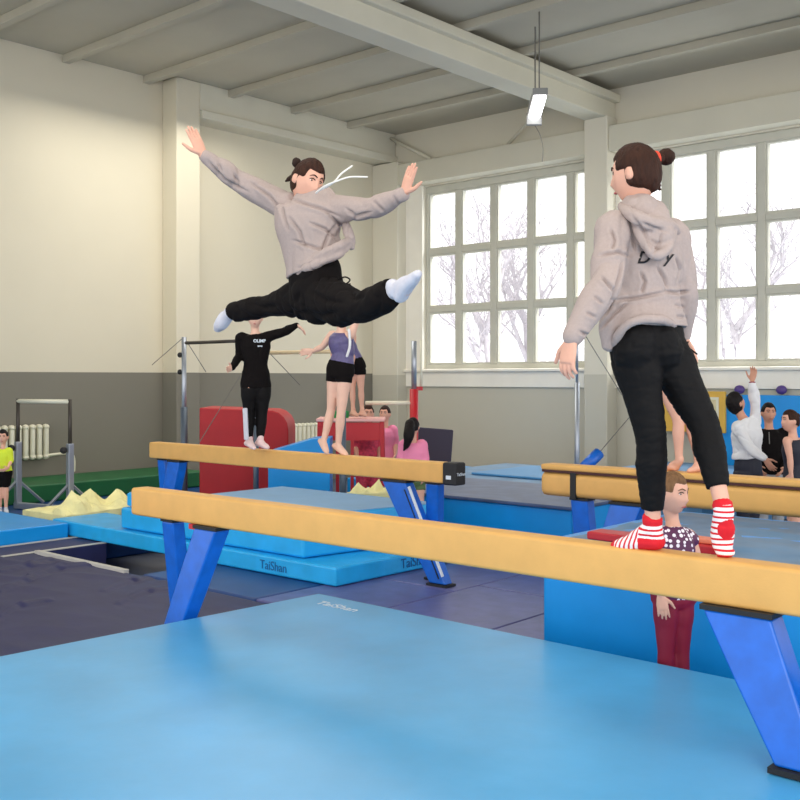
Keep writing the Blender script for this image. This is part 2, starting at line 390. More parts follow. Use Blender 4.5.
slab('floor_mat', -3.266, 2.3, 4.61, 7.9, -.3, -.001, M['deep_navy'], 'deep blue base mat under the tall bright blue block')
# low blue mat at the left and green mat by the wall
g = thing('landing_mat', 'low light blue landing mat at the left edge', 'mat', (-11, 4, -.03))
MB().box(-12.9, -9.76, 2.2, 5.75, -.03, .15).build('cover', M['mat_bright'], g, bevel=.02)
g = thing('wall_mat', 'long dark green mat lying along the left wall', 'mat', (-13.5, 7, -.03))
MB().box(-14.1, -12.95, 3.0, 10.0, -.03, .22).build('cover', M['green'], g, bevel=.03)

# stacked mats under the far beam
def notched(x0, x1, y0, y1, z0, z1, nx0, nx1, ny0, m_, g):
    return MB().prism([(x0,y0),(x1,y0),(x1,y1),(nx1,y1),(nx1,ny0),(nx0,ny0),(nx0,y1-.9 if y1-.9>ny0 else ny0+.001),(x0,y1-.9 if y1-.9>ny0 else ny0+.001)], z0, z1).build('cover', m_, g, bevel=.02)
g = thing('folding_mat', 'low blue folding mat at the bottom of the stack', 'mat', (-7.8, 6.4, 0))
notched(-10.15, -5.80, 5.78, 7.35, .002, .158, -9.15, -8.2, 6.13, M['mat_cyan'], g)
s_ = MB(); s_.box(-7.95, -7.93, 5.772, 5.78, .005, .155); s_.build('seam', M['logo'], g)
text('TaiShan', .11, (-6.55, 5.775, .078), (1, 0, 0), (0, 0, 1), M['logo'], 'logo', g)
text('TaiShan', .11, (-8.0+.55, 5.775, .078), (1, 0, 0), (0, 0, 1), M['logo'], 'logo', g)
text('TaiShan', .12, (-5.795, 6.75, .078), (0, 1, 0), (0, 0, 1), M['logo'], 'logo', g)
g = thing('folding_mat', 'thick creased blue mat in the middle of the stack', 'mat', (-7.8, 6.4, .16))
notched(-8.95, -6.08, 5.86, 7.33, .162, .39, -9.2, -8.2, 6.13, M['mat_cyan'], g) if 0 else MB().prism([(-8.95,5.85),(-6.28,5.87),(-6.05,7.33),(-8.2,7.33),(-8.2,6.13),(-8.95,6.13)], .162, .375).build('cover', M['mat_cyan'], g, bevel=.03, seg=3)
g = thing('folding_mat', 'grey-blue topped mat on top of the stack under the far beam', 'mat', (-7.8, 6.6, .38))
MB().prism([(-8.95,5.92),(-6.3,5.98),(-6.0,7.36),(-8.2,7.36),(-8.2,6.13),(-8.95,6.13)], .38, .515, 0).build('cover', M['mat_cyan'], g, bevel=.02)
MB().prism([(-8.93,5.94),(-6.32,6.0),(-6.02,7.34),(-8.18,7.34),(-8.18,6.11),(-8.93,6.11)], .515, .521, 0).build('top_sheet', M['mat_grey'], g)

# foam heap between the landing mat and the green mat
def foam(p0, p1, wid, peaks, base, label, seed, hs):
    # a crumpled foam sheet with tent-like peaks, closed underneath
    nx, ny = 46, 14; u = (p1-p0); u.z = 0; L = u.length; u.normalize(); n = u.cross(UP)*-1; b = MB(); top = []
    for j in range(ny+1):
        for i in range(nx+1):
            s_, t_ = i/nx*L, (j/ny-.5)*wid
            q = p0+u*s_+n*t_; z = p0.z+(p1.z-p0.z)*i/nx
            h = .02*abs(noise.noise(Vector((s_*7, t_*7, seed))))
            for (a, c, hh, r) in peaks:
                dd = abs(s_/L-a)*L/r+abs(t_/wid-c)*wid/(r*.9); h = max(h, hh*max(0, 1-dd)*(1+.25*noise.noise(Vector((s_*9, t_*9, seed+3)))))
            e = min(j, ny-j, i, nx-i)
            if e == 0: h = -.01
            b.v.append(Vector((q.x+.03*noise.noise(q*8), q.y+.03*noise.noise(q*8+Vector((4,4,4))), z+h*hs)))
    for j in range(ny):
        for i in range(nx):
            k = j*(nx+1)+i; b.f.append((k, k+1, k+nx+2, k+nx+1)); b.m.append(0)
    m0 = len(b.v); c4 = [0, nx, (ny+1)*(nx+1)-1, ny*(nx+1)]
    edge = list(range(0, nx+1))+[nx+(nx+1)*j for j in range(1, ny+1)]+[ny*(nx+1)+i for i in range(nx-1, -1, -1)]+[(nx+1)*j for j in range(ny-1, 0, -1)]
    for k in edge: b.v.append(Vector((b.v[k].x, b.v[k].y, base)))
    E = len(edge)
    for k in range(E): b.f.append((edge[k], edge[(k+1)%E], m0+(k+1)%E, m0+k)); b.m.append(0)
    b.f.append(tuple(m0+k for k in range(E))); b.m.append(0)
    tag(b.build('foam_sheet', M['foam']), label, 'foam')
foam(P(44, 512, 11.75), P(126, 501, 12.65), .85, [(.22,-.25,.24,.34),(.56,.05,.22,.28),(.88,.0,.17,.26),(.40,-.3,.08,.25),(.72,-.35,.1,.2),(.98,-.3,.12,.2),(.06,-.3,.08,.2)], .0, 'crumpled pale yellow foam heap beside the green mat', 2, 1.0)
foam(P(350, 492, 10.6), P(399, 491, 10.42), .2, [(.2,0,.1,.12),(.55,.1,.14,.12),(.85,-.2,.1,.1),(.4,-.2,.06,.1)], .002, 'crumpled pale yellow foam behind the stack of blue mats', 7, 1.0)

# bright blue pit block behind, with a navy cover
g = thing('landing_block', 'long bright blue landing block with a dusty navy cover behind the far beam', 'mat', (-6.2, 8.6, -.3))
MB().box(-7.35, -4.96, 7.95, 9.4, -.3, .48).build('body', M['mat_bright'], g, bevel=.02)
MB().box(-7.4, -4.93, 7.91, 9.45, .482, .515).build('cover', mat('slate_cover', srgb(66, 84, 120), .4, noise_s=5, noise_amt=.25, bump=.15, bump_s=6), g, bevel=.008)
g = thing('landing_mat', 'light blue landing mat behind the navy covered block', 'mat', (-6.8, 10.5, -.3))
MB().box(-8.3, -5.4, 9.5, 11.6, -.3, .5).build('cover', M['mat_dull'], g, bevel=.03)
MB().box(-7.6, -5.9, 9.9, 11.2, .502, .53).build('pad', mat('mid_blue_pad', srgb(70, 138, 190), .5), g, bevel=.01)
slab('landing_mat', -11.2, -8.6, 11.4, 14.3, -.3, .12, M['mat_bright'], 'bright blue mat on the floor by the window wall corner')
slab('landing_mat', -7.6, -5.4, 12.3, 14.9, -.3, .36, M['mat_dull'], 'dull blue mat on the floor along the window wall')

# tall bright blue block on the right
g = thing('landing_block', 'tall bright blue landing block behind the front beam at the right', 'mat', (-1, 5.7, 0))
MB().box(-3.262, 1.6, 4.92, 6.62, 0, .755).build('body', M['mat_bright'], g, bevel=.02)
tp = MB(); nx, ny = 90, 34
for j in range(ny+1):
    for i in range(nx+1):
        x = -3.22+i*(4.80/nx); y = 4.94+j*(1.66/ny)
        z = .757 + .028*max(0,noise.noise(Vector((x*1.1, y*4.5, 0)))) + .006*noise.noise(Vector((x*6, y*9, 2)))
        if min(i, nx-i, j, ny-j) == 0: z = .75
        tp.v.append(Vector((x, y, z)))
for j in range(ny):
    for i in range(nx):
        k = j*(nx+1)+i; tp.f.append((k, k+1, k+nx+2, k+nx+1)); tp.m.append(0)
tp.build('cover', M['mat_dull'], g, smooth=True)
text('TaiShan', .14, (-1.62, 5.02, .813), (1, 0, 0), (0, 1, 0), M['logo_w'], 'logo', g)
# red and salmon pad lying on the block
a = P(592, 533, 5.75); a.z = .80; b_ = P(725, 549, 5.2); b_.z = .80
g = thing('soft_bar', 'long red and salmon foam pad lying on the tall blue block', 'pad', tuple((a+b_)/2))
MB().bar(a+Vector((0,.02,0)), b_+Vector((0,.02,0)), .15, .045, (0,1,0)).build('red_core', M['red_paint'], g, bevel=.01)
MB().bar(a+Vector((.25,.04,.035)), b_+Vector((0,.04,.035)), .11, .022, (0,1,0)).build('salmon_top', M['salmon'], g, bevel=.006)

# ------------------------------------------------------------------ balance beams
def leg(top, foot, w0, w1, d0, parent, pad=True, wear=False):
    b = MB(); t = Vector(top); f = Vector(foot)
    b.rings([[c+Vector((sx*w/2, sy_*dd/2, 0)) for sx, sy_ in ((-1,-1),(1,-1),(1,1),(-1,1))] for c, w, dd in ((t, w0, d0),(t.lerp(f,.5), (w0+w1)/2*1.02, d0),(f, w1, d0*.9))])
    o = b.build('leg', M['blue_steel'], parent, bevel=.012)
    MB().box(t.x-w0*.53, t.x+w0*.53, t.y-d0*.53, t.y+d0*.53, t.z-.001, t.z+.018).build('mount_plate', M['black'], o)
    MB().box(f.x-w1*.6, f.x+w1*.6, f.y-d0*.6, f.y+d0*.6, f.z-.02, f.z).build('rubber_foot', M['black'], o)
    if wear:
        u = f-t; n = Vector((u.z, 0, -u.x)).normalized()
        if n.x < 0: n = -n
        MB().bar(t+u*.12+n*(w0/2+.006)-Vector((0,d0*.52,0)), t+u*.97+n*(w1/2+.004)-Vector((0,d0*.5,0)), .022, .012, (1,0,0)).build('wear_strip', M['white_mark'], o)
        MB().bar(t+u*.12+n*(w0/2-.05)-Vector((0,d0*.50,0)), t+u*.97+n*(w1/2-.045)-Vector((0,d0*.475,0)), .008, .012, (1,0,0)).build('wear_strip', M['black'], o)
    return o
def beam_body(x0, x1, y, z0, z1, wd, parent, name='beam_body', bulge=True, rnd=.018):
    b = MB(); n = 5; prof = []
    for (cx_, cz, a0) in ((1,1,0),(-1,1,90),(-1,-1,180),(1,-1,270)):
        for k in range(n+1):
            a = R(a0+90*k/n); prof.append((cx_*(wd/2-rnd)+rnd*math.cos(a), cz*((z1-z0)/2-rnd)+rnd*math.sin(a)))
    zc = (z0+z1)/2; rows = []
    L = x1-x0
    xs = [x0-.0, x0+.012, x0+.04]+[x0+.04+(L-.08)*k/20 for k in range(1,20)]+[x1-.04, x1-.012, x1]
    sc_ = [.86, .97, 1]+[1]*19+[1, .97, .86]
    for xx, s_ in zip(xs, sc_): rows.append([Vector((xx, y+p*s_, zc+q*s_)) for p, q in prof])
    b.rings(rows); return b.build(name, M['beam'], parent, smooth=True)
# front beam
YB = 3.70
g = thing('balance_beam', 'tan balance beam in front, nearest the camera, holding the girl in striped socks', 'balance beam', (-3, YB, 0))
beam_body(-5.46, -.5, YB, .83, 1.0, .12, g)
MB().box(-4.87, -4.81, YB-.058, YB+.058, .80, .829).build('clamp', M['red_paint'], g)['label'] = 'red clamp'
leg((-5.13, YB+.02, .813), (-5.16, YB+.13, .02), .115, .12, .09, g)
leg((-4.70, YB-.02, .813), (-5.02, YB-.10, .02), .2, .15, .11, g)
leg((-1.56, YB-.02, .813), (-1.30, YB-.12, .325), .26, .16, .12, g)
leg((-1.18, YB+.03, .813), (-1.20, YB+.1, .325), .12, .12, .09, g)
# far beam
YF = 6.42
g = thing('balance_beam', 'tan balance beam behind the front one, holding the two barefoot girls', 'balance beam', (-7, YF, 0))
beam_body(-9.2, -5.17, YF, .83, 1.0, .12, g)
cp = MB().box(-5.17, -5.03, YF-.066, YF+.066, .822, 1.004); co = cp.build('end_cap', M['black'], g, bevel=.015)
MB().box(-5.13, -5.08, YF-.069, YF-.0661, .87, .90).build('end_label', M['white_mark'], co)
text('TaiShan', .035, (-5.027, YF, .91), (0, 1, 0), (0, 0, 1), M['logo_w'], 'end_label', co)
leg((-5.68, YF-.03, .813), (-5.22, YF-.02, .02), .26, .17, .11, g, wear=True)
leg((-5.33, YF+.04, .813), (-5.42, YF+.14, .02), .13, .12, .09, g)
leg((-9.04, YF+.03, .813), (-8.98, YF+.06, .02), .13, .13, .1, g)
leg((-8.73, YF-.03, .813), (-8.88, YF-.1, .02), .2, .17, .11, g)
# padded beam at the right
YR = 6.84
g = thing('balance_beam', 'padded tan balance beam at the right, behind the tall blue block', 'balance beam', (-2.5, YR, 0))
beam_body(-4.5, .5, YR, .755, .945, .15, g, rnd=.05)
beam_body(-4.5, .5, YR, .958, 1.005, .17, g, 'top_pad', rnd=.018)
MB().box(-4.49, .49, YR-.078, YR+.078, .942, .962).build('pad_seam', mat('seam_brown', srgb(70, 30, 22), .6), g)
st = MB(); 
for k in range(13):
    a = R(-100+k*200/12)
st.box(-4.23, -4.18, YR-.082, YR-.074, .80, .95).box(-4.23, -4.18, YR-.07, YR+.07, .742, .752).box(-4.23, -4.18, YR-.082, YR-.066, .748, .80)
st.build('strap', M['black'], g)
leg((-4.17, YR+.0, .738), (-4.12, YR+.04, .02), .15, .14, .11, g)
leg((-3.75, YR-.02, .738), (-3.96, YR-.12, .02), .26, .2, .14, g)

# ------------------------------------------------------------------ wall furniture
def radiator(x, y0, n, z0, h, label, pipe=True):
    t = thing('radiator', label, 'radiator', (x+.1, y0+n*.05, z0))
    for k in range(n):
        y = y0+k*.108; b = MB()
        b.limb([(x+.1, y, z0+.06), (x+.1, y, z0+h-.06)], [.038, .038], n=10, flat=1.6, flatdir=(1,0,0), sub=3)
        b.ball((x+.1, y, z0+h-.05), .075, .048, .045, n=10, m_=7); b.ball((x+.1, y, z0+.05), .075, .048, .045, n=10, m_=7)
        b.build('section', M['cream'], t, smooth=True)
    if pipe:
        b = MB(); ye = y0+n*.108
        b.limb([(x+.1, ye-.08, z0+.06), (x+.1, ye+.28, z0+.07), (x+.1, ye+.36, z0-.02), (x+.1, ye+.36, z0-.2)], [.022]*4, n=8)
        b.build('pipe', M['cream'], t, smooth=True)
radiator(XL, 6.95, 10, .46, .54, 'cream cast iron radiator on the left wall')
radiator(XL, 12.85, 8, .3, .54, 'cream cast iron radiator on the back wall beside the red block', False)

# small bar frame by the left radiator
g = thing('low_bar', 'low white horizontal bar on a wheeled steel frame before the left radiator', 'gym bar', tuple(P(45, 500, 12.2)*1))
d1, d2 = 12.0, 12.6
tl, tr = P(18, 401, 13.3), P(70, 400, 12.9)
tr.z = tl.z
MB().tube(tl, tr, .028).build('bar', M['cream'], g, smooth=True)
for q, c in ((tl, 18), (tr, 69)):
    o = MB().tube((q.x, q.y, .75), (q.x, q.y, q.z+.03), .025).build('post', M['grip'], g, smooth=True)
    o = MB().bar((q.x, q.y, .02), (q.x, q.y, .85), .075, .075, (1,0,0)).build('sleeve', M['silver'], g, bevel=.008)
    k_ = MB(); k_.ball((q.x+.0, q.y-.09, .77), .045); k_.build('knob', M['black'], o, smooth=True)
    b = MB().bar((q.x-.02, q.y-.35, .03), (q.x, q.y, .35), .03, .03).bar((q.x+.02, q.y+.35, .03), (q.x, q.y, .35), .03, .03)
    b.build('brace', M['silver'], g)
u = (tr-tl); u.z = 0; u.normalize()
e0 = Vector((tl.x, tl.y, .02))-u*.05; e1 = Vector((tr.x, tr.y, .02))+u*.32
MB().bar(e0, e1-u*.08, .08, .07, UP).build('base_rail', M['silver'], g, bevel=.01)
MB().bar(e1-u*.08, e1+u*.03, .1, .09, UP).build('end_cap', M['cream'], g, bevel=.01)

# uneven bars in the middle background
g = thing('uneven_bars', 'uneven bars with steel posts behind the two girls on the far beam', 'uneven bars', tuple(P(260, 540, 12.8)*1))
def ground(p, z): return Vector((p.x, p.y, z))
pa, pb, pc = P(184, 337, 13.3), P(256, 339, 12.3), P(343, 352, 11.5)
for q, r_ in ((pa, .04), (pb, .03), (pc, .03)):
    MB().tube(ground(q, .9), q, r_*.8).build('post', M['silver'], g, smooth=True)
    MB().tube(ground(q, -.3), ground(q, 1.3), r_*1.15).build('post_base', mat('slate_blue_steel', srgb(92, 104, 118), .4, .4), g, smooth=True)
h1 = P(186, 343, 13.25); h2 = Vector((pb.x, pb.y, h1.z))
MB().tube(h1, h2, .022).build('high_bar', M['grip'], g, smooth=True)
l1 = Vector((pb.x, pb.y, P(256, 353, 12.3).z)); l2 = Vector((pc.x, pc.y, l1.z))
MB().tube(l1, l2, .024).build('low_bar', M['wood'], g, smooth=True)
cb = MB()
for a, b in ((pa, P(152, 365, 13.3)), (pa, P(206, 372, 13.4)), (P(240, 376, 12.5), P(196, 448, 11.8)), (pb, P(300, 385, 12.6))): MB().tube(a, b, .005, n=6).build('guy_cable', M['cable'], g)
for py_ in (355, 372):
    q = P(180, py_, 13.3); MB().ball(q, .035).build('knob', M['black'], g, smooth=True)

# parallel bar with red sleeves
g = thing('parallel_bars', 'parallel bars with chrome uprights in red sleeves near the hall corner', 'parallel bars', tuple(P(413, 545, 13)))
q = P(414, 341, 13.0); z = P(414, 389, 13).z
MB().tube(ground(q, z), q, .034).build('upright', M['silver'], g, smooth=True)
MB().tube(ground(q, -.3), ground(q, z), .055).build('sleeve', M['red_paint'], g, smooth=True)
q = P(421, 340, 13.05); MB().tube(ground(q, z), q, .016).build('rod', M['cream'], g, smooth=True)
MB().bar(P(413, 388.5, 13.0), P(422, 388.5, 13.05), .05, .05, UP).build('collar', M['red_paint'], g)
a = P(411, 403, 13.0); b_ = P(366, 403, 13.2)
MB().tube(a, b_, .028).build('rail', M['cream'], g, smooth=True)

# cable post with a blue turnbuckle at the right
g = thing('bar_upright', 'thin steel bar upright with guy cables behind the padded beam', 'gym post', tuple(P(577, 510, 13.7)))
q = P(577, 322, 13.7)
MB().tube(ground(q, 1.6), q, .018).build('upright', M['silver'], g, smooth=True)
MB().tube(ground(q, -.3), ground(q, 1.62), .034).build('post_base', M['silver'], g, smooth=True)
tb0, tb1 = P(584, 468, 9.22), P(599, 453, 9.3)
MB().tube(tb1, P(668, 372, 11.5), .006, n=6).build('guy_cable', M['cable'], g); MB().tube(q, P(622, 395, 13.9), .006, n=6).build('guy_cable', M['cable'], g)
MB().tube(tb0, tb1, .055).build('tensioner', M['blue_steel'], g, smooth=True)
MB().tube(ground(tb0+ (tb0-tb1)*.2, -.3), tb0+(tb0-tb1)*.2, .03).build('anchor', M['blue_steel'], g, smooth=True)

# red block with rounded shoulder
c = P(249, 448, 13.5); u = RGT; hw = .57
prof = [(-hw, -.3), (hw, -.3), (hw, 1.02)]+[(hw-.25+.25*math.cos(R(a)), 1.02+.25*math.sin(R(a))) for a in (20, 40, 60, 80)]+[(-hw, 1.30)]
b = MB(); n = len(prof)
for k in (-.45, .45): b.v += [Vector((c.x, c.y, 0))+u*p+FWD*k+UP*z for p, z in prof]
b.f = [tuple(range(n-1,-1,-1)), tuple(range(n,2*n))]+[(i,(i+1)%n,(i+1)%n+n,i+n) for i in range(n)]; b.m = [0]*len(b.f)
g = thing('vault_block', 'tall red vinyl block with one rounded shoulder behind the girl in black', 'vault block', (c.x, c.y, -.3))
bo = b.build('cover', M['red'], g, bevel=.02)
q_ = Vector((c.x, c.y, P(0,428,13.05).z))-FWD*.455
for a_, b_ in ((.06,.14),(.17,.2),(.24,.26)): MB().bar(q_+u*a_, q_+u*b_, .004, .07, FWD).build('print', M['logo_w'], g)
# blue incline mats behind the girls
w0, w1, w2 = P(268, 452, 11.9), P(312, 439, 11.9), P(330, 438, 11.9); b = MB()
b.rings([[Vector((q.x, q.y, -.3 if lo else q.z))+FWD*k for q, lo in ((w0,1),(w0,0),(w1,0),(w2,0),(w2,1))] for k in (0, .5)])
tag(b.build('wedge_mat', M['mat_bright'], bevel=.01), 'blue wedge mat between the red block and the red table', 'mat')
# red table
c = P(351, 418, 12.6); g = thing('spotting_table', 'red framed table with a pink top behind the two barefoot girls', 'table', (c.x, c.y, -.3))
zt = c.z; hw = .42; hd = .3
def loc(a, b, z): return Vector((c.x, c.y, 0))+RGT*a+FWD*b+UP*z
b = MB(); b.rings([[loc(a, q, zt-.04), loc(a, q, zt)] + [loc(a+0, q, zt)]*0 for a, q in ()] ) if 0 else None
b = MB().bar(loc(-hw, hd*0+.15, zt-.02), loc(hw, .15, zt-.02), 2*hd, .04, FWD); b.build('tabletop', M['pink'], g, bevel=.01)
for a, q in ((-hw+.04, -.1), (hw-.04, -.1), (-hw+.04, .4), (hw-.04, .4)):
    MB().bar(loc(a*1.08, q, -.3), loc(a, q, zt-.04), .05, .05, RGT).build('leg', M['red_paint'], g, bevel=.006)
MB().bar(loc(-.36, -.1, zt-.16), loc(.36, -.1, zt-.16), .03, .22, FWD).build('apron', M['red_paint'], g)
for a in (-.16, .02): MB().bar(loc(a, -.1, -.3), loc(a, -.1, zt-.2), .04, .04, RGT).build('slat', M['red_paint'], g)
b = MB().bar(loc(-.34, .12, .55), loc(-.34, .12, 1.1), .12, .5, RGT); b.build('side_panel', M['red'], g, bevel=.01)
tag(MB().bar(loc(-.08, .0, zt+.001), loc(.06, .0, zt+.001+.0), .1, .0, UP).build('x', M['turq']), '', '') if 0 else None
q = loc(-.12, -.02, zt); tag(MB().box(q.x-.08, q.x+.08, q.y-.06, q.y+.06, zt+.002, zt+.09).build('plastic_box', M['turq'], bevel=.01), 'small green box on the pink table top', 'box')
# dark pad leaning near the ponytail girl
q = P(424, 440, 13.7); tag(MB().bar((q.x, q.y, -.3), (q.x-.0, q.y+.15, 1.0), .6, .12, RGT).build('folded_mat', M['dark_pad'], bevel=.02), 'dark violet folded mat standing near the hall corner', 'mat')

# blue wall pads and yellow board at the right
g = thing('wall_pad', 'large bright blue pad covering the wall under the right window', 'wall pad', (-5, YW-.15, -.3))
MB().box(-7.15, -1, YW-.2, YW-.06, -.3, 1.42).build('cover', M['mat_bright'], g, bevel=.02)
g = thing('notice_board', 'yellow notice board with a framed poster on the blue wall pad', 'notice board', (-7.2, YW-.3, .85))
MB().box(-7.95, -6.72, YW-.26, YW-.205, .82, 1.47).build('board', M['yellow_board'], g, bevel=.01)
MB().box(-7.26, -6.82, YW-.275, YW-.262, .95, 1.38).build('poster_frame', M['cream'], g)
po = MB().box(-7.22, -6.86, YW-.282, YW-.276, .99, 1.34).build('poster', M['paper'], g)
b = MB().ball((-7.03, YW-.285, 1.2), .03, .004, .035); b.limb([(-7.03, YW-.285, 1.17), (-7.03, YW-.285, 1.06), (-7.09, YW-.285, .97)], [.02,.025,.012], n=6, flat=.15, flatdir=(0,1,0)).limb([(-7.11, YW-.285, 1.2), (-7.03, YW-.285, 1.14), (-6.96, YW-.285, 1.2)], [.01,.012,.01], n=6, flat=.3, flatdir=(0,1,0))
b.build('poster_figure', M['print_k'], po)
for px, lb in ((739.5, 'small purple ball on the ledge above the yellow board'), (781.5, 'small purple ball on the ledge at the far right')):
    t_ = (px-400)/1020; d = (YW-.12)/(cy+sy*t_); q = P(px, 385, d)
    b = MB(); b.ball((q.x, YW-.12, 1.50), .085, .055, .07); tag(b.build('ball', M['hoop'], smooth=True), lb, 'ball')

# ------------------------------------------------------------------ people
def vox(mb, voxel, it=4, fac=.5):
    me = bpy.data.meshes.new('tmp'); me.from_pydata([tuple(p) for p in mb.v], [], mb.f)
    b = bmesh.new(); b.from_mesh(me); bmesh.ops.recalc_face_normals(b, faces=b.faces); b.to_mesh(me); b.free()
    o = bpy.data.objects.new('tmp', me); COL.objects.link(o)
    r = o.modifiers.new('r', 'REMESH'); r.mode = 'VOXEL'; r.voxel_size = voxel
    s = o.modifiers.new('s', 'SMOOTH'); s.factor = fac; s.iterations = it
    dg = bpy.context.evaluated_depsgraph_get(); e = bpy.data.meshes.new_from_object(o.evaluated_get(dg))
    out = MB(); out.v = [v.co.copy() for v in e.vertices]; out.f = [tuple(p.vertices) for p in e.polygons]; out.m = [0]*len(out.f)
    bpy.data.objects.remove(o); bpy.data.meshes.remove(me); bpy.data.meshes.remove(e)
    return out
def folds(mb, amp, freq, seed=0, dirs=(1,1,1)):
    # cloth creases pushed in along the normals
    me = bpy.data.meshes.new('t'); me.from_pydata([tuple(p) for p in mb.v], [], mb.f); me.update()
    ns = [v.normal.copy() for v in me.vertices]; bpy.data.meshes.remove(me)
    off = Vector((seed*3.1, seed*1.7, seed*.9))
    for i, p in enumerate(mb.v):
        q = Vector((p.x*dirs[0], p.y*dirs[1], p.z*dirs[2]))*freq+off
        q += Vector((noise.noise(q*.6), noise.noise(q*.6+Vector((9,0,0))), 0))*.9
        a = 1-min(1, abs(noise.noise(q))*3.0)
        c = noise.noise(q*.45+Vector((5,5,5)))
        mb.v[i] = p + ns[i]*(amp*(c*1.2) - amp*a*a*(.35+.9*max(0, c+.3)))
    return mb
def hframe(fwd, up):
    f = Vector(fwd).normalized(); r = f.cross(Vector(up)).normalized(); u = r.cross(f); return r, f, u
def head_surf(dx, dy, dz, k=1.0, hair=0):
    z = dz
    wx = .074*(1-.30*max(0,-z)**1.4); fy = .090; bz = .112
    x = dx*wx; y = dy*(fy if dy > 0 else .098); zz = dz*bz
    if dy > 0:
        fr = dy
        if not hair:
            y += fr*(.014*max(0,-z)**1.2)
            y += .021*math.exp(-((dx/.15)**2+((z+.20)/.15)**2)) + .010*math.exp(-((dx/.11)**2+((z-.02)/.2)**2))
            y -= .010*math.exp(-(((abs(dx)-.36)/.2)**2+((z-.10)/.15)**2))
            y += .006*math.exp(-((dx/.5)**2+((z-.33)/.12)**2))
            y += .007*math.exp(-((dx/.24)**2+((z+.50)/.09)**2)) - .004*math.exp(-((dx/.3)**2+((z+.64)/.06)**2))
            y += .009*math.exp(-((dx/.25)**2+((z+.82)/.14)**2))
            x += .004*math.copysign(1, dx)*math.exp(-(((abs(dx)-.65)/.2)**2+((z+.1)/.2)**2))
    return Vector((x, y, zz))*k
def head_pt(J, s, ax, az, out=.002):
    # a point on the face: ax sideways, az up (unit sphere)
    r, f, u = J['hf']; dy = math.sqrt(max(0, 1-ax*ax-az*az)); p = head_surf(ax, dy, az)*s
    p.y += out; return J['head']+r*p.x+f*p.y+u*p.z
def head_mb(J, s, b, n=36, m_=26):
    r, f, u = J['hf']; c = J['head']; rows = []
    for k in range(m_):
        a = -math.pi/2+math.pi*(k+.3)/(m_-.4)
        row = []
        for i in range(n):
            t = 2*math.pi*i/n; p = head_surf(math.cos(a)*math.cos(t), math.cos(a)*math.sin(t), math.sin(a))*s
            row.append(c+r*p.x+f*p.y+u*p.z)
        rows.append(row)
    b.rings(rows)
    for sgn in (-1, 1):
        b.ball(c+r*sgn*.077*s+f*(-.010*s)-u*.010*s, .010*s, .017*s, .027*s, ax=(r, f, u), n=10, m_=7)
def hair_mb(J, s, thick=.09, line=.55, nape=-.45, seed=0):
    r, f, u = J['hf']; c = J['head']; n, m_ = 56, 40; rows = []
    ss = lambda a, b, x: max(0, min(1, (x-a)/(b-a)))
    for k in range(m_):
        a = -math.pi/2+math.pi*(k+.3)/(m_-.4); row = []
        for i in range(n):
            t = 2*math.pi*i/n; dx, dy, dz = math.cos(a)*math.cos(t), math.cos(a)*math.sin(t), math.sin(a)
            top = ss(line-.06+.12*abs(dx), line+.06+.12*abs(dx), dz)
            np_ = nape-.15+.28*abs(dx)+.35*max(0,dy+.2); back = ss(.22, .05, dy)*ss(np_-.1, np_+.08, dz)
            side = ss(.64, .50, dy)*ss(.02, .2, dz)
            mk = max(top, back, side)
            mk *= max(0, min(1, (math.hypot((dy+.04)/.12, (dz+.08)/.2)-.8)/.35)) if abs(dx) > .8 else 1
            kk = .90 + mk*(.10+thick) + mk*.012*math.sin(9*dx+14*dz+seed)*math.sin(23*dx-6*dy)+ mk*.010*math.sin(70*dx*(1-dz*.4)+12*dy)
            p = head_surf(dx, dy, dz, 1, 1)*kk*s
            row.append(c+r*p.x+f*p.y+u*p.z)
        rows.append(row)
    return MB().rings(rows)
def hand_mb(b, w, d, pn, s, thumb, curl=.25, spread=.10, n=8, splayed=0):
    # w wrist, d direction, pn palm normal (palm faces pn), thumb = +1/-1 side
    d = Vector(d).normalized(); pn = Vector(pn); pn = (pn-d*pn.dot(d)).normalized(); sd = d.cross(pn)*thumb
    w = Vector(w)
    rows = []
    for t, hw, th in ((-.02,.024,.020),(0,.026,.019),(.02,.033,.017),(.05,.039,.015),(.075,.040,.013),(.088,.036,.011)):
        rows.append((w+d*t*s, sd*hw*s, pn*th*s))
    b.ell(rows, 12)
    L = (.070, .078, .074, .058)
    for k in range(4):
        o = (.028-.0187*k)*s; ang = spread*(1.5-k)/1.5
        dd = (d+sd*ang).normalized(); p = w+d*(.080-.004*abs(k-1))*s+sd*o
        pts = [p-dd*.01*s]; cur = dd; q = p
        for j, fr in enumerate((.42, .32, .26)):
            c = curl*(.6+.5*j)
            cur = (cur*math.cos(c)+pn*math.sin(c)).normalized() if 1 else cur
            q = q+cur*L[k]*fr*s; pts.append(q)
        b.limb(pts, [.0095*s,.0088*s,.0078*s,.0062*s], n=n, sub=2)
    p = w+d*.022*s+sd*.024*s; td = (d*.62+sd*.75+pn*.22).normalized(); t2 = (d*.85+sd*.45+pn*.25).normalized()
    b.limb([p-td*.01*s, p+td*.038*s, p+td*.038*s+t2*.028*s, p+td*.038*s+t2*.052*s], [.014*s,.0115*s,.0095*s,.007*s], n=n, sub=2)
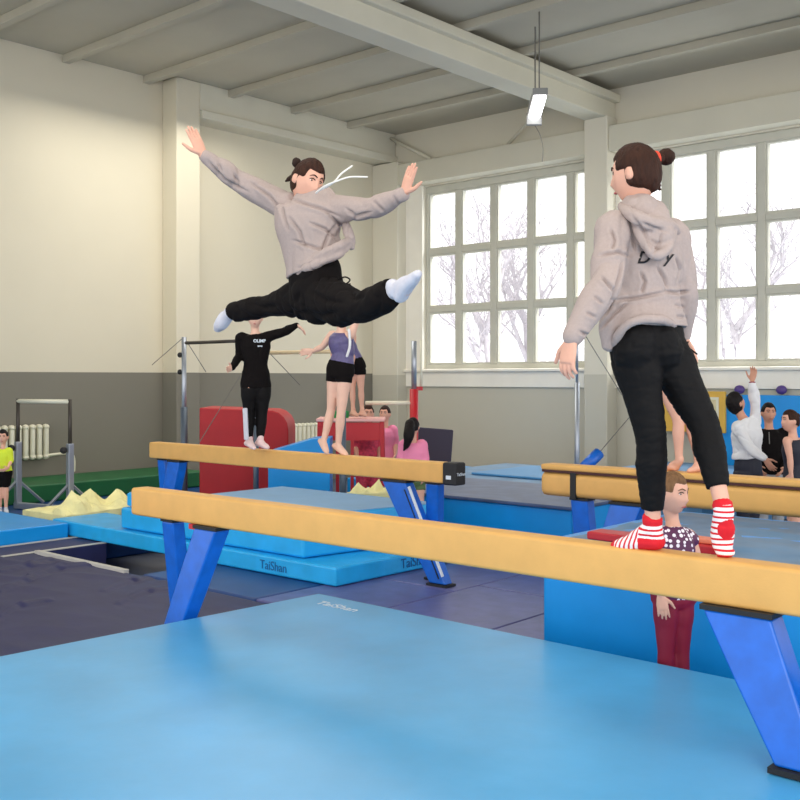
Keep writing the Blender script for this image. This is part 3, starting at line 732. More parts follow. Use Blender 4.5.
def foot_mb(b, an, toe, heel, s, k=1.0):
    an, toe, heel = Vector(an), Vector(toe), Vector(heel)
    ball = heel.lerp(toe, .68); side = (toe-heel).cross(an-heel); side = side.normalized() if side.length > 1e-6 else Vector((1,0,0))
    up = side.cross(toe-heel).normalized()
    if up.dot(an-heel) < 0: up = -up
    up_ = up*s
    b.limb([an+(an-heel)*.35, an, heel+up_*.026+(an-heel)*.12], [.035*s*k,.035*s*k,.030*s*k], n=12, sub=3)
    b.limb([heel+up_*.030, heel.lerp(toe,.35)+up_*.034, ball+up_*.024, toe+up_*.016-(toe-ball)*.12], [.031*s*k,.034*s*k,.030*s*k,.020*s*k], n=12, sub=3, flat=1.32, flatdir=side)
    b.limb([an, heel.lerp(toe,.4)+up_*.05, ball+up_*.026], [.033*s*k,.031*s*k,.024*s*k], n=12, sub=3, flat=1.15, flatdir=side)
TORSO = [(-.45,.085,.075),(0,.125,.092),(.5,.155,.103),(1,.160,.103),(1.5,.142,.095),(2,.120,.085),(2.5,.130,.095),(3,.148,.102),(3.6,.150,.092),(4,.125,.070),(4.4,.070,.055),(5,.050,.050)]
def torso_mb(b, J, s, u0, u1, k=1.0, add=0.0, hw=1.0, n=20, front_add=0, lo=None, box=None):
    sm = (J['shL']+J['shR'])/2; up = (sm-J['pel']).normalized()
    pts = [J['pel']-up*.10*s, J['pel'], J.get('waist', J['pel'].lerp(sm,.42)), J.get('chest', J['pel'].lerp(sm,.76)), sm+up*.005*s, J['neck']]
    hs = (J['hipL']-J['hipR']).normalized(); ss_ = (J['shL']-J['shR']).normalized()
    sw = (J['shL']-J['shR']).length/(.33*s)
    def tab(u, c):
        for a, q in zip(TORSO[:-1], TORSO[1:]):
            if u <= q[0]:
                t = max(0, (u-a[0])/(q[0]-a[0])); t = t*t*(3-2*t); return a[c]*(1-t)+q[c]*t
        return TORSO[-1][c]
    def cen(u):
        i = max(0, min(4, int(math.floor(u)))); t = u-i
        p0, p1, p2, p3 = pts[max(i-1,0)], pts[i], pts[i+1], pts[min(i+2,5)]
        return .5*((2*p1)+(p2-p0)*t+(2*p0-5*p1+4*p2-p3)*t*t+(3*p1-p0-3*p2+p3)*t**3)
    rows = []; N = 22
    for i in range(N+1):
        u = u0+(u1-u0)*i/N; c = cen(u); T = (cen(min(u+.1,5))-cen(max(u-.1,-.45))).normalized()
        q = max(0, min(1, (u-1)/2)); sd = (hs*(1-q)+ss_*q); sd = (sd-T*sd.dot(T)).normalized(); fr = sd.cross(T)
        wq = max(0, min(1, (u-2.2)/1.3)); wm = (1-wq)+wq*max(.75, min(1.1, sw))
        a = (tab(u,1)*s*k*wm*(hw if u < 2 else 1)+add); bb = tab(u,2)*s*k+add
        if lo and u < lo[0]: a += lo[1]*(lo[0]-u); bb += lo[1]*(lo[0]-u)
        if box and 1.2 < u < 3.4: a = max(a, box[0]*s); bb = max(bb, box[1]*s)
        row = []
        for j in range(n):
            t = 2*math.pi*j/n; ct, st_ = math.cos(t), math.sin(t); e = .85
            row.append(c+fr*(front_add)+sd*a*math.copysign(abs(ct)**e, ct)+fr*bb*math.copysign(abs(st_)**e, st_))
        rows.append(row)
    b.rings(rows)
HANDT = {}
def pix(p):
    q = Vector(p)-Vector((0,0,EYE)); d = q.dot(FWD); return 400+1020*q.dot(RGT)/d, 378-1020*q.z/d
def crease(mb, lines, wpx=2.2, amp=.016):
    # press drapery creases into the side of a garment that faces the hall's front
    me = bpy.data.meshes.new('t'); me.from_pydata([tuple(p) for p in mb.v], [], mb.f); me.update()
    ns = [v.normal.copy() for v in me.vertices]; bpy.data.meshes.remove(me)
    for i, p in enumerate(mb.v):
        n = ns[i]; v = (p-Vector((0,0,EYE))).normalized(); fc = -n.dot(v)
        if fc < .05: continue
        x, y = pix(p); mv = 0
        for ln in lines:
            best = 1e9; bt = 0; m_ = len(ln)-1
            for k in range(m_):
                (x0, y0), (x1, y1) = ln[k], ln[k+1]; dx, dy = x1-x0, y1-y0
                t = max(0, min(1, ((x-x0)*dx+(y-y0)*dy)/(dx*dx+dy*dy))); dd = math.hypot(x-x0-dx*t, y-y0-dy*t)
                if dd < best: best = dd; bt = (k+t)/m_
            if best < wpx*5:
                e = min(1, 4*bt+.1, 4*(1-bt)+.1)*min(1, .35+math.hypot(ln[-1][0]-ln[0][0], ln[-1][1]-ln[0][1])/45)
                mv += e*amp*(-math.exp(-(best/wpx)**2)+.28*math.exp(-((best-2.6*wpx)/(1.6*wpx))**2))
        mb.v[i] = p+n*mv*min(1, fc*3)
    return mb
def prep(J, face, up=(0,0,1)):
    for k in list(J):
        if isinstance(J[k], tuple): J[k] = P(*J[k])
    J['hf'] = hframe(face, up)
    return J
def person(label, J, s, face, hup=(0,0,1), skin=None, voxel=.008, base=None, cl=None, hw=1.0, feet=True, hair=None, hairkw={}, facial=True,
           curl=(.25,.25), pn=(None,None), eyes=True, spread=.1, headk=1.0, group=None, lr=1.0):
    prep(J, face, hup); cl = cl or {}
    mid = (J['anL']+J['anR'])/2
    base = base if base is not None else min(J['anL'].z, J['anR'].z)-.08*s
    t = thing('person', label, 'person', (J['pel'].x, J['pel'].y, base))
    S = skin; hs = s*headk; K = lambda k: cl.get(k, 1.0)
    b = MB()
    torso_mb(b, J, s, -.45, 5, K('torso'), hw=hw)
    sm = (J['shL']+J['shR'])/2
    b.limb([sm.lerp(J['neck'], .2), J['neck'], J['head']-J['hf'][2]*.045*hs-J['hf'][1]*.015*hs], [.056*s,.046*s,.048*hs], n=14)
    head_mb(J, hs, b)
    for q in 'LR':
        sh, el, wr = J['sh'+q], J['el'+q], J['wr'+q]; ka = K('arm')
        b.limb([sh.lerp(sm,.25), sh, sh.lerp(el,.45), el, el.lerp(wr,.3), wr], [.045*s*ka,.050*s*ka,.042*s*ka,.035*s*ka,.036*s*ka,.0235*s], n=12)
        hp, kn, an = J['hip'+q], J['kn'+q], J['an'+q]; kl = K('leg')*lr; kt = K('thigh')*lr
        b.limb([hp+(hp-kn).normalized()*.02*s, hp.lerp(kn,.25), hp.lerp(kn,.6), kn, kn.lerp(an,.3), kn.lerp(an,.7), an], [.086*s*kt,.084*s*kt,.066*s*kt,.050*s*kt,.053*s*kl,.038*s*kl,.030*s], n=14, sub=3)
        if feet: foot_mb(b, an, J['to'+q], J['he'+q], s*(.9 if K('foot') != 1 else 1))
        if 'ha'+q not in J: continue
    body = vox(b, voxel, 3)
    fr = (J['shL']-J['shR']).cross(sm-J['pel']).normalized()
    hb = MB()
    for i, q in enumerate('LR'):
        if ('ha'+q) not in J: continue
        d = J['ha'+q]-J['wr'+q]; pnv = pn[i] if pn[i] is not None else None
        if pnv is None:
            inward = (J['shR']-J['shL'] if q == 'L' else J['shL']-J['shR']).normalized(); pnv = inward
        pnv = Vector(pnv); dn = d.normalized(); pnv = (pnv-dn*pnv.dot(dn)).normalized()
        # left hand: thumb side = d x pn (palm normal) ; right hand mirrored
        hand_mb(hb, J['wr'+q], d, pnv, s, J.get('thumb'+q, (-1 if q == 'L' else 1)), curl[i], spread)
    if hb.v:
        hv = vox(hb, .0035 if voxel < .007 else .005, 2); body.add(hv.v, hv.f)
    bo = body.build('body', S, t, smooth=True)
    if facial:
        r, f, u = J['hf']
        for sgn in (-1, 1):
            e = head_pt(J, hs, sgn*.36, .10, -.004*hs)
            eo = MB().ball(e, .0125*hs, .007*hs, .0046*hs, ax=(r, f, u), n=12, m_=7); e_ = eo.build('eye', M['eye_white'], t, smooth=True)
            MB().ball(e+f*.0055*hs, .0054*hs, .004*hs, .0046*hs, ax=(r, f, u), n=10, m_=6).build('iris', M['iris'], e_, smooth=True)
            MB().limb([head_pt(J, hs, sgn*.20, .16, .001), head_pt(J, hs, sgn*.36, .20, .001), head_pt(J, hs, sgn*.52, .14, .0)], [.0026*hs,.003*hs,.0022*hs], n=6, sub=3).build('eyelash', M['hair_d'], t, smooth=True)
            MB().limb([head_pt(J, hs, sgn*.16, .30, .001), head_pt(J, hs, sgn*.36, .36, .001), head_pt(J, hs, sgn*.58, .27, -.001)], [.003*hs,.0034*hs,.0018*hs], n=6, sub=3).build('eyebrow', hair or M['hair_d'], t, smooth=True)
        MB().limb([head_pt(J, hs, -.22, -.53, -.001), head_pt(J, hs, -.08, -.51, .002), head_pt(J, hs, .08, -.51, .002), head_pt(J, hs, .22, -.53, -.001)], [.0018*hs,.0042*hs,.0042*hs,.0018*hs], n=8, sub=3).build('mouth', M['lips'], t, smooth=True)
    if hair: hair_mb(J, hs, **hairkw).build('hair', hair, t, smooth=True)
    return t
def sleeve(b, J, q, s, k=1.0, add=.012, end=1.0, cuff=None, short=None):
    sh, el, wr = J['sh'+q], J['el'+q], J['wr'+q]; sm = (J['shL']+J['shR'])/2
    e = el.lerp(wr, end)
    R_ = [.050,.056,.047,.040,.041,.028]
    rr = [x*s*k+add for x in R_]
    if cuff: rr[-1] = cuff*s
    b.limb([sh.lerp(sm,.25), sh, sh.lerp(el,.45), el, el.lerp(e,.3), e], rr, n=14)
def trouser_leg(b, J, q, s, k=1.0, add=.008, end=1.0, flare=None, lr=1.0):
    hp, kn, an = J['hip'+q], J['kn'+q], J['an'+q]; e = kn.lerp(an, end)
    rr = [x*s*k*lr+add for x in (.088,.087,.068,.052,.055)]
    tail = [(.055+(.031-.055)*end*.5)*s*k*lr+add, (.055+(.031-.055)*end)*s*k*lr+add]
    if flare: tail = [flare[0]*s, flare[1]*s]
    b.limb([hp+(hp-kn).normalized()*.02*s, hp.lerp(kn,.25), hp.lerp(kn,.6), kn, kn.lerp(e,.35), kn.lerp(e,.7), e], rr+tail, n=16, sub=3, cap=False)

skin1 = mat('skin_warm', srgb(224, 170, 146), .55, noise_s=20, noise_amt=.03)
skin2 = mat('skin_fair', srgb(232, 188, 166), .55, noise_s=20, noise_amt=.03)
skin3 = mat('skin_tan', srgb(204, 148, 122), .55, noise_s=20, noise_amt=.03)
M['eye_white'] = mat('eye_white', srgb(225, 220, 215), .3)
M['iris'] = mat('iris', srgb(40, 28, 22), .3)
M['lips'] = mat('lips', srgb(186, 96, 92), .5)
def hairmat(n, c): return mat(n, c, .62, spec=.2, noise_s=60, noise_amt=.3, bump=.5, bump_s=90, stretch=(1,1,.25))
M['hair_d'] = hairmat('hair_dark', srgb(46, 30, 24)); M['hair_b'] = hairmat('hair_brown', srgb(54, 30, 20)); M['hair_k'] = hairmat('hair_black', srgb(22, 17, 17))
M['hair_f'] = hairmat('hair_fair', srgb(122, 90, 62))
M['hoodie'] = mat('grey_fleece', srgb(172, 156, 150), .85, noise_s=90, noise_amt=.04, bump=.25, bump_s=14)
M['black_cloth'] = mat('black_cloth', srgb(17, 13, 13), .85, noise_s=14, noise_amt=.12, bump=.3, bump_s=12, spec=.15)
M['leggings'] = mat('black_leggings', srgb(12, 10, 11), .7, bump=.1, bump_s=20, spec=.2)
M['sock_w'] = mat('white_sock', srgb(206, 206, 216), .8, noise_s=30, noise_amt=.05)
M['purple'] = mat('purple_lycra', srgb(92, 84, 128), .4, noise_s=40, noise_amt=.15)
M['pink_cloth'] = mat('pink_cloth', srgb(244, 140, 176), .7)
M['hotpink'] = mat('hot_pink_cloth', srgb(226, 74, 104), .7, noise_s=30, noise_amt=.25)
M['maroon'] = mat('maroon_cloth', srgb(134, 10, 44), .6)
M['white_cloth'] = mat('white_cloth', srgb(228, 228, 230), .8, bump=.3, bump_s=8)
M['yellow_cloth'] = mat('neon_yellow_cloth', srgb(214, 232, 52), .7)
M['navy_cloth'] = mat('navy_cloth', srgb(28, 30, 46), .7)
M['grey_cloth'] = mat('grey_cloth', srgb(160, 162, 166), .8)
M['scrunchie'] = mat('orange_scrunchie', srgb(232, 72, 44), .7)
M['cord'] = mat('white_cord', srgb(236, 234, 228), .7)
M['olive'] = mat('olive_cloth', srgb(86, 110, 66), .7)
# polka dots
m = mat('polka_leotard', srgb(74, 28, 74), .5); nt = m.node_tree; b_ = nt.nodes['Principled BSDF']
tc = nt.nodes.new('ShaderNodeTexCoord'); vo = nt.nodes.new('ShaderNodeTexVoronoi'); vo.inputs['Scale'].default_value = 42; vo.inputs['Randomness'].default_value = .45
nt.links.new(tc.outputs['Object'], vo.inputs['Vector'])
lt = nt.nodes.new('ShaderNodeMath'); lt.operation = 'LESS_THAN'; lt.inputs[1].default_value = .40; nt.links.new(vo.outputs['Distance'], lt.inputs[0])
mx = nt.nodes.new('ShaderNodeMix'); mx.data_type = 'RGBA'; mx.inputs[6].default_value = (*srgb(84,26,70),1); mx.inputs[7].default_value = (*srgb(238,228,236),1)
nt.links.new(lt.outputs[0], mx.inputs[0]); nt.links.new(mx.outputs[2], b_.inputs['Base Color']); M['polka'] = m
def sock_mat(name, axis, org, per=.021):
    m = mat(name, srgb(214, 16, 34), .8); nt = m.node_tree; b_ = nt.nodes['Principled BSDF']
    g = nt.nodes.new('ShaderNodeAttribute'); g.attribute_name = 'stripe'
    mx = nt.nodes.new('ShaderNodeMix'); mx.data_type = 'RGBA'; mx.inputs[6].default_value = (*srgb(214,16,34),1); mx.inputs[7].default_value = (*srgb(244,236,236),1)
    gt = nt.nodes.new('ShaderNodeMath'); gt.operation = 'GREATER_THAN'; gt.inputs[1].default_value = .5; nt.links.new(g.outputs['Fac'], gt.inputs[0])
    nt.links.new(gt.outputs[0], mx.inputs[0]); nt.links.new(mx.outputs[2], b_.inputs['Base Color']); return m
M['striped'] = sock_mat('striped_sock', None, None)

def long_hair_bun(t, c, r, m_, name='hair_bun'):
    b = MB().ball(c, r, r*.85, r*.95, n=18, m_=12)
    for i, p in enumerate(b.v): b.v[i] = p+(p-Vector(c)).normalized()*r*.12*noise.noise(p*60)
    return b.build(name, m_, t, smooth=True)

# ---------- 1 the leaping girl
J = dict(head=(307.5,181,5.33), neck=(303,200,5.38), shL=(338,209,5.28), shR=(280,203,5.42), pel=(316,291,5.35), waist=(313,259,5.36), chest=(308,227,5.35),
    elL=(372,208,5.12), wrL=(404,194,5.0), haL=(409,178,4.97), elR=(238,181,5.40), wrR=(203,155,5.28), haR=(192,131,5.25),
    hipL=(327,299,5.24), knL=(362,309,4.88), anL=(396,290,4.62), heL=(405,301,4.60), toL=(420,276,4.47),
    hipR=(305,297,5.45), knR=(268,306,5.72), anR=(230,313,5.98), heR=(225,313,6.06), toR=(217,328,6.12))
J['thumbL'] = -1; J['thumbR'] = 1
L = person('girl leaping in a split above the front beam, grey hoodie, black joggers, white socks', J, 1.0, VW(.60,-.34,-.74), VW(.16,1,.1), skin1, .006,
    cl=dict(torso=.86, arm=.85, leg=.85, thigh=.85, foot=.8), hair=M['hair_b'], hairkw=dict(line=.50, thick=.10, nape=-.66), pn=(VW(.85,.1,.55), VW(-.85,.1,.55)), curl=(.02,.02), base=1.9, spread=.05)
b = MB(); torso_mb(b, J, 1.0, 1.5, 4.55, 1.10, .016, lo=(2.2, .01), box=(.162,.125))
for q in 'LR': sleeve(b, J, q, 1.0, 1.15, .010, .95, cuff=.036)
h = vox(b, .007, 3)
for i, p in enumerate(h.v):
    x, y = pix(p)
    if y > 235 and 270 < x < 365: h.v[i] = p+UP*.0052*(max(0, x-300)*.62+min(0, x-300)*.1+2)*min(1, (y-235)/40)
folds(h, .010, 5.5, 2, (1,1,.55)); h = vox(h, .0045, 1)
crease(h, [[(297,269),(316,263),(345,250)], [(290,198),(306,204),(322,209),(342,218)], [(326,211),(345,230),(345,242)], [(281,204),(284,216),(289,232)], [(308,222),(325,229),(339,241)], [(292,240),(310,246),(330,252)],
    [(207,160),(225,180),(250,193)], [(250,182),(270,196),(280,210)], [(345,208),(356,216),(372,212)], [(372,200),(380,208),(384,212)], [(393,195),(396,201),(399,205)], [(233,172),(238,182),(237,190)], [(218,163),(222,172)], [(288,216),(300,232),(306,250)], [(338,222),(328,236),(322,252)]], 1.25, .014)
ho = h.build('hoodie', M['hoodie'], L, smooth=True)
# bunched collar / hood around the chin and neck
b = MB(); n0 = J['neck']; r_ = VW(1,0,.1); f_ = VW(.35,-.1,-1); u_ = VW(.12,1,0)
ring = [n0+r_*.075*math.cos(a)+f_*(.062*math.sin(a)+.01)+u_*(-.012+.022*math.sin(a+2.2)) for a in [2*math.pi*k/16 for k in range(17)]]
b.limb(ring, [.028+.006*math.sin(3*k) for k in range(17)], n=10, sub=2)
b.limb([n0+r_*.10-u_*.04+f_*.02, n0+r_*.06-u_*.075+f_*.09, n0-r_*.03-u_*.07+f_*.10, n0-r_*.12-u_*.05+f_*.03], [.028,.036,.036,.026], n=10)
b.limb([n0-r_*.10-u_*.02-f_*.07, n0-u_*.06-f_*.12, n0+r_*.10-u_*.03-f_*.07], [.03,.045,.03], n=10)
h = vox(b, .006, 3); folds(h, .007, 22, 4); h.build('hood', M['hoodie'], L, smooth=True)
# loose twisted hem band
b = MB(); T0 = P(297,273,5.3); T1 = P(350,249,5.22)
b.limb([P(296,276,5.33), P(306,268,5.24), P(322,262,5.19), P(338,255,5.18), P(350,246,5.22)], [.016,.022,.025,.024,.014], n=10)
b.limb([P(296,271,5.4), P(308,262,5.26), P(325,254,5.19), P(340,246,5.18), P(350,240,5.24)], [.018,.028,.032,.03,.018], n=10)
b.limb([P(345,222,5.28), P(349,236,5.24), P(352,248,5.24)], [.022,.026,.014], n=10)
h = vox(b, .006, 3); folds(h, .008, 20, 7); h.build('hoodie_hem', M['hoodie'], L, smooth=True)
b = MB(); torso_mb(b, J, 1.0, -.5, 2.0, 1.06, .014)
b.limb([J['hipR']-UP*.01, J['hipR'].lerp(J['hipL'],.5)-UP*.03, J['hipL']-UP*.02], [.09,.095,.09], n=14)
trouser_leg(b, J, 'L', 1.0, 1.12, .016, .90, (.078,.062)); trouser_leg(b, J, 'R', 1.0, 1.02, .012, .92, (.066,.052))
b.limb([J['hipL'].lerp(J['knL'],.05)-UP*.035, J['hipL'].lerp(J['knL'],.4)-UP*.045, J['hipL'].lerp(J['knL'],.8)-UP*.015], [.085,.085,.06], n=14)
h = vox(b, .008, 3); folds(h, .012, 9, 5, (1,1,1)); crease(h, [[(312,292),(325,300),(345,303)], [(300,290),(296,302),(300,314)], [(352,300),(366,296)], [(378,290),(382,300)], [(250,302),(262,308),(280,306)], [(305,312),(322,316),(340,312)], [(325,280),(322,292)], [(236,305),(240,314)]], 2.2, .012); h.build('joggers', M['black_cloth'], L, smooth=True)
for q in 'LR':
    b = MB(); foot_mb(b, J['an'+q], J['to'+q], J['he'+q], 1.0, 1.0); kn = J['kn'+q]
    b.limb([J['an'+q], J['an'+q].lerp(kn,.16)], [.040,.040], n=12)
    vox(b, .005, 3).build('sock', M['sock_w'], L, smooth=True)
bn = J['head']+(P(296,163,5.42)-P(307.5,181,5.33))
long_hair_bun(L, P(296.5,162.5,5.40), .027, M['hair_d'])
b = MB().limb([P(294,176,5.42), P(289,179,5.44), P(286,181,5.44)], [.016,.013,.006], n=8); b.limb([P(300,170,5.4), P(296.5,165,5.4)], [.02,.016], n=8); b.build('loose_hair', M['hair_d'], L, smooth=True)
b = MB().limb([P(316,193,5.16), P(325,186,5.1), P(337,181,5.08), P(350,177,5.1), P(367,177,5.12)], [.0045]*5, n=8)
b.limb([P(318,191,5.18), P(333,183,5.1), P(341,174,5.08), P(352,166,5.1)], [.0045]*4, n=8); b.build('hood_cord', M['cord'], L, smooth=True)
b = MB().limb([P(337,280,5.15), P(345,277,5.1), P(350,280,5.1), P(345,284,5.12), P(337,281,5.15), P(346,287,5.12)], [.004]*6, n=8)
b.limb([P(337,280,5.15), P(343,285,5.12), P(350,284,5.1)], [.004]*3, n=8); b.build('waist_cord', M['black_cloth'], L, smooth=True)

# ---------- 2 girl standing on the front beam
J = dict(head=(635,174,4.02), neck=(638,204,4.06), shL=(613,230,3.98), shR=(671,237,4.10), pel=(647,338,4.04), waist=(645,300,4.05), chest=(643,258,4.06),
    elL=(606,283,3.86), wrL=(571,340,3.80), haL=(566,366,3.80), elR=(684,290,4.12), wrR=(682,338,4.2), haR=(694,364,4.2),
    hipL=(633,346,4.00), knL=(651,438,3.98), anL=(653,527,4.03), heL=(658,549.5,4.03), toL=(615,549.5,4.15),
    hipR=(662,346,4.08), knR=(704,425,3.98), anR=(724,517,3.84), heR=(729,528,3.83), toR=(725,559,3.92))
J['anR'] = P(724,512,3.86); J['heR'] = P(729,532,3.835); J['toR'] = P(725,556,3.87)
G = person('girl standing on the front beam from behind, grey hoodie, black leggings, red striped socks', J, 1.0, VW(-.80,-.12,.60), VW(0,1,0), skin1, .006,
    cl=dict(torso=.86, arm=.82, leg=.86, thigh=.86, foot=.8), hair=M['hair_b'], hairkw=dict(line=.50, thick=.10, nape=-.66), curl=(.42,.3), base=1.0, pn=(VW(.8,0,.6), None), hw=.98, spread=.05)
b = MB(); torso_mb(b, J, 1.0, 1.25, 4.5, 1.08, .016, lo=(2.2,.006), box=(.145,.112))
for q in 'LR': sleeve(b, J, q, 1.0, 1.2, .010, .93, cuff=.040)
b.limb([P(618,300,4.0), P(612,325,3.98), P(609,345,3.98)], [.07,.055,.035], n=12)
b.limb([P(640,212,4.0), P(637,208,4.02)], [.08,.07], n=12)
h = vox(b, .007, 3); folds(h, .010, 5.5, 11, (1,1,.8)); h = vox(h, .004, 1)
crease(h, [[(598,256),(618,252),(630,257)], [(623,259),(620,274),(612,300),(607,314)], [(612,301),(637,298),(667,292)], [(664,291),(676,293),(690,291)], [(599,330),(614,314),(628,302)], [(630,218),(633,239),(635,252)],
    [(600,275),(608,284),(614,292)], [(594,296),(603,304)], [(578,330),(588,336),(598,333)], [(676,256),(680,270),(678,284)], [(674,304),(684,308)], [(676,316),(686,318)], [(640,270),(645,282),(641,294)], [(610,228),(615,240),(612,250)], [(586,312),(596,318)], [(657,266),(664,278),(668,290)]], 1.3, .015)
ho = h.build('hoodie', M['hoodie'], G, smooth=True)
# hood hanging on the back: a folded pouch with a rolled rim
b = MB()
b.limb([P(622,206,4.06), P(627,212,3.94), P(640,219,3.88), P(655,224,3.90), P(669,226,3.96), P(677,232,4.04)], [.020,.026,.030,.030,.028,.02], n=12)
b.limb([P(650,214,3.98), P(655,236,3.93), P(657,252,3.92)], [.075,.078,.034], n=16, flat=.6, flatdir=FWD)
b.limb([P(632,216,3.95), P(640,236,3.90), P(655,256,3.88), P(668,248,3.90), P(674,232,3.97)], [.016,.019,.021,.019,.016], n=12)
h = vox(b, .006, 3); folds(h, .004, 12, 13, (1,1,.7)); crease(h, [[(630,214),(644,231),(652,252)], [(662,230),(660,242),(652,256)], [(640,222),(654,228),(670,232)], [(648,238),(656,244),(664,242)]], 1.2, .009); h.build('hood', M['hoodie'], G, smooth=True)
b = MB(); b.limb([P(614,352,4.0), P(617,338,3.93), P(628,324,3.885), P(645,319,3.88), P(662,320,3.90), P(674,325,3.98)], [.014,.018,.02,.02,.02,.014], n=10)
h = vox(b, .006, 2); folds(h, .004, 20, 3); h.build('hoodie_hem', M['hoodie'], G, smooth=True)
b = MB(); torso_mb(b, J, 1.0, -.35, 1.8, 1.0, .008, hw=1.0)
b.limb([P(634,352,3.96), P(637,340,3.95)], [.085,.075], n=14); b.limb([P(662,352,4.0), P(660,340,3.99)], [.085,.075], n=14)
trouser_leg(b, J, 'L', 1.0, 1.0, .008, .80, None, 1.0); trouser_leg(b, J, 'R', 1.0, 1.0, .008, .72, None, 1.0)
h = vox(b, .007, 3); folds(h, .004, 14, 5, (1,1,2.5)); h.build('leggings', M['leggings'], G, smooth=True)
for q in 'LR':
    b = MB(); foot_mb(b, J['an'+q], J['to'+q], J['he'+q], 1.03, 1.02); kn = J['kn'+q]; an = J['an'+q]
    if q == 'R': b.ball(J['toR']+UP*.016, .038, .034, .022)
    b.limb([an, an.lerp(kn,.10)], [.037,.039], n=12, cap=False)
    h = vox(b, .003, 4); o = h.build('striped_sock', M['striped'], G, smooth=True)
    at = o.data.attributes.new('stripe', 'FLOAT', 'POINT'); vals = []
    he, to = J['he'+q], J['to'+q]; fd = (to-he).normalized(); up_ = (an-he).normalized(); top = an.lerp(kn,.10)
    for p in h.v:
        along = (p-he).dot(fd)/(to-he).length
        dh = (p-(he+(an-he)*.12)).length
        if (p-top).dot((kn-an).normalized()) > -.016 or dh < (.036 if q == 'L' else .040) or (q == 'L' and along < .32 and (p-he).dot(UP) < .045) or along > .93: vals.append(0.0); continue
        if along < .30: ph = ((p-he).dot((kn-an).normalized()) )/.021 if q == 'L' else (p.z)/.021
        else: ph = (p-he).dot(fd)/.021+.35*(p-he).dot(UP)/.021 if q == 'L' else p.z/.021
        vals.append(max(0, min(1, .5+8*(.30-abs((ph % 1)-.5)))))
    at.data.foreach_set('value', vals)
long_hair_bun(G, P(666,157,4.10), .036, M['hair_b'])
b = MB().limb([P(645,160,4.05), P(655,160,4.07), P(661,158,4.08)], [.045,.024,.02], n=12); b.limb([P(648,172,4.06), P(655,182,4.08), P(660,190,4.08)], [.04,.022,.006], n=10); b.limb([P(650,165,4.06), P(654,178,4.08)],[.04,.03], n=10)
b = vox(b, .005, 2); folds(b, .003, 40, 2); b.build('loose_hair', M['hair_b'], G, smooth=True)
c = P(655.5,159,4.075); ax_ = VW(1,.15,.4); a1 = ax_.orthogonal().normalized(); a2 = ax_.cross(a1)
b = MB().limb([c+a1*.024*math.cos(t)+a2*.024*math.sin(t) for t in [2*math.pi*k/14 for k in range(15)]], [.009]*15, n=8, sub=2); b.build('scrunchie', M['scrunchie'], G, smooth=True)
b = MB().limb([P(683,345,4.13), P(690,349,4.12), P(697,354,4.12)], [.0035]*3, n=6); b.limb([P(684,348,4.13), P(688,342,4.12)], [.0035]*2, n=6); b.build('waist_cord', M['black_cloth'], G, smooth=True)
# lettering on the back, laid on the cloth
me = ho.data; bv = BVHTree.FromPolygons([v.co.copy() for v in me.vertices], [tuple(p.vertices) for p in me.polygons])
og = parent_origin(G)
def lay(s_, size, px, py, d, name, mt, parent, tree_, sx=RGT, shear=.3, off=.004):
    vv, ff = text_mesh(s_, size, extrude=.0, shear=shear, bold=.0012); c = P(px, py, d); b = MB(); out = []
    for p in vv:
        q = c+sx*p.x+UP*p.y; ro = Vector((0,0,EYE)); dr = (q-ro).normalized(); hit = tree_.ray_cast(q-dr*1.2-parent_origin(parent), dr, 3)
        out.append((hit[0]+parent_origin(parent)-dr*off) if hit[0] else q)
    b.add(out, ff); return b.build(name, mt, parent)
lay('D', .066, 643, 258, 3.92, 'back_print', M['print_k'], G, bv); lay('y', .066, 668, 257, 3.95, 'back_print', M['print_k'], G, bv)
b = MB().tube(P(616,369,3.92), P(619,364,3.92), .003); 

# ---------- 3 girl in black on the far beam
DB = 9.60
J = dict(head=(255,318,DB), neck=(255,332,DB), shL=(270,336,DB+.03), shR=(241,338,DB-.02), pel=(256,384,DB), 
    elL=(284,332,DB-.02), wrL=(297,325,DB-.1), haL=(303,330,DB-.1), elR=(239,356,DB+.02), wrR=(232,368,DB-.15), haR=(222,371,DB-.3),
    hipL=(263,389,DB), knL=(262,414,DB), anL=(260,440,DB), heL=(258,446,DB+.05), toL=(268,449,DB-.13),
    hipR=(249,389,DB-.05), knR=(249,414,DB-.02), anR=(249,440,DB), heR=(247,446,DB+.03), toR=(254,449.5,DB-.17))
G = person('girl in black long-sleeved top and leggings standing on the far beam, arms out', J, .80, VW(.1,-.1,-1), (0,0,1), skin2, .009, cl=dict(torso=.9, arm=.88, leg=.88, thigh=.9), hair=M['hair_f'], base=1.0, headk=1.12)
b = MB(); torso_mb(b, J, .8, .55, 4.5, 1.05, .014); [sleeve(b, J, q, .8, 1.05, .008, .97) for q in 'LR']
h = vox(b, .009, 2); folds(h, .006, 12, 3); to_ = h.build('long_sleeve_top', M['black_cloth'], G, smooth=True)
b = MB(); torso_mb(b, J, .8, -.4, 1.5, 1.0, .008); trouser_leg(b, J, 'L', .8, 1, .008, .93); trouser_leg(b, J, 'R', .8, 1, .008, .93)
vox(b, .009, 2).build('leggings', M['leggings'], G, smooth=True)
MB().bar(P(245,408,DB-.115), P(246.5,440,DB-.10), .045, .03, RGT).build('white_stripe', M['sock_w'], G, bevel=.01)
for i, q in enumerate('LR'):
    b = MB(); foot_mb(b, J['an'+q], J['to'+q], J['he'+q], .84, 1.05); vox(b, .006, 2).build('sock', mat('pale_sock', srgb(236, 208, 206), .8), G, smooth=True)
me = to_.data; bv = BVHTree.FromPolygons([v.co.copy() for v in me.vertices], [tuple(p.vertices) for p in me.polygons])
lay('OLIMP', .040, 259.5, 341, DB-.1, 'chest_print', M['logo_w'], G, bv, shear=0); lay('team', .022, 260, 346, DB-.1, 'chest_print', M['logo_w'], G, bv, shear=0)

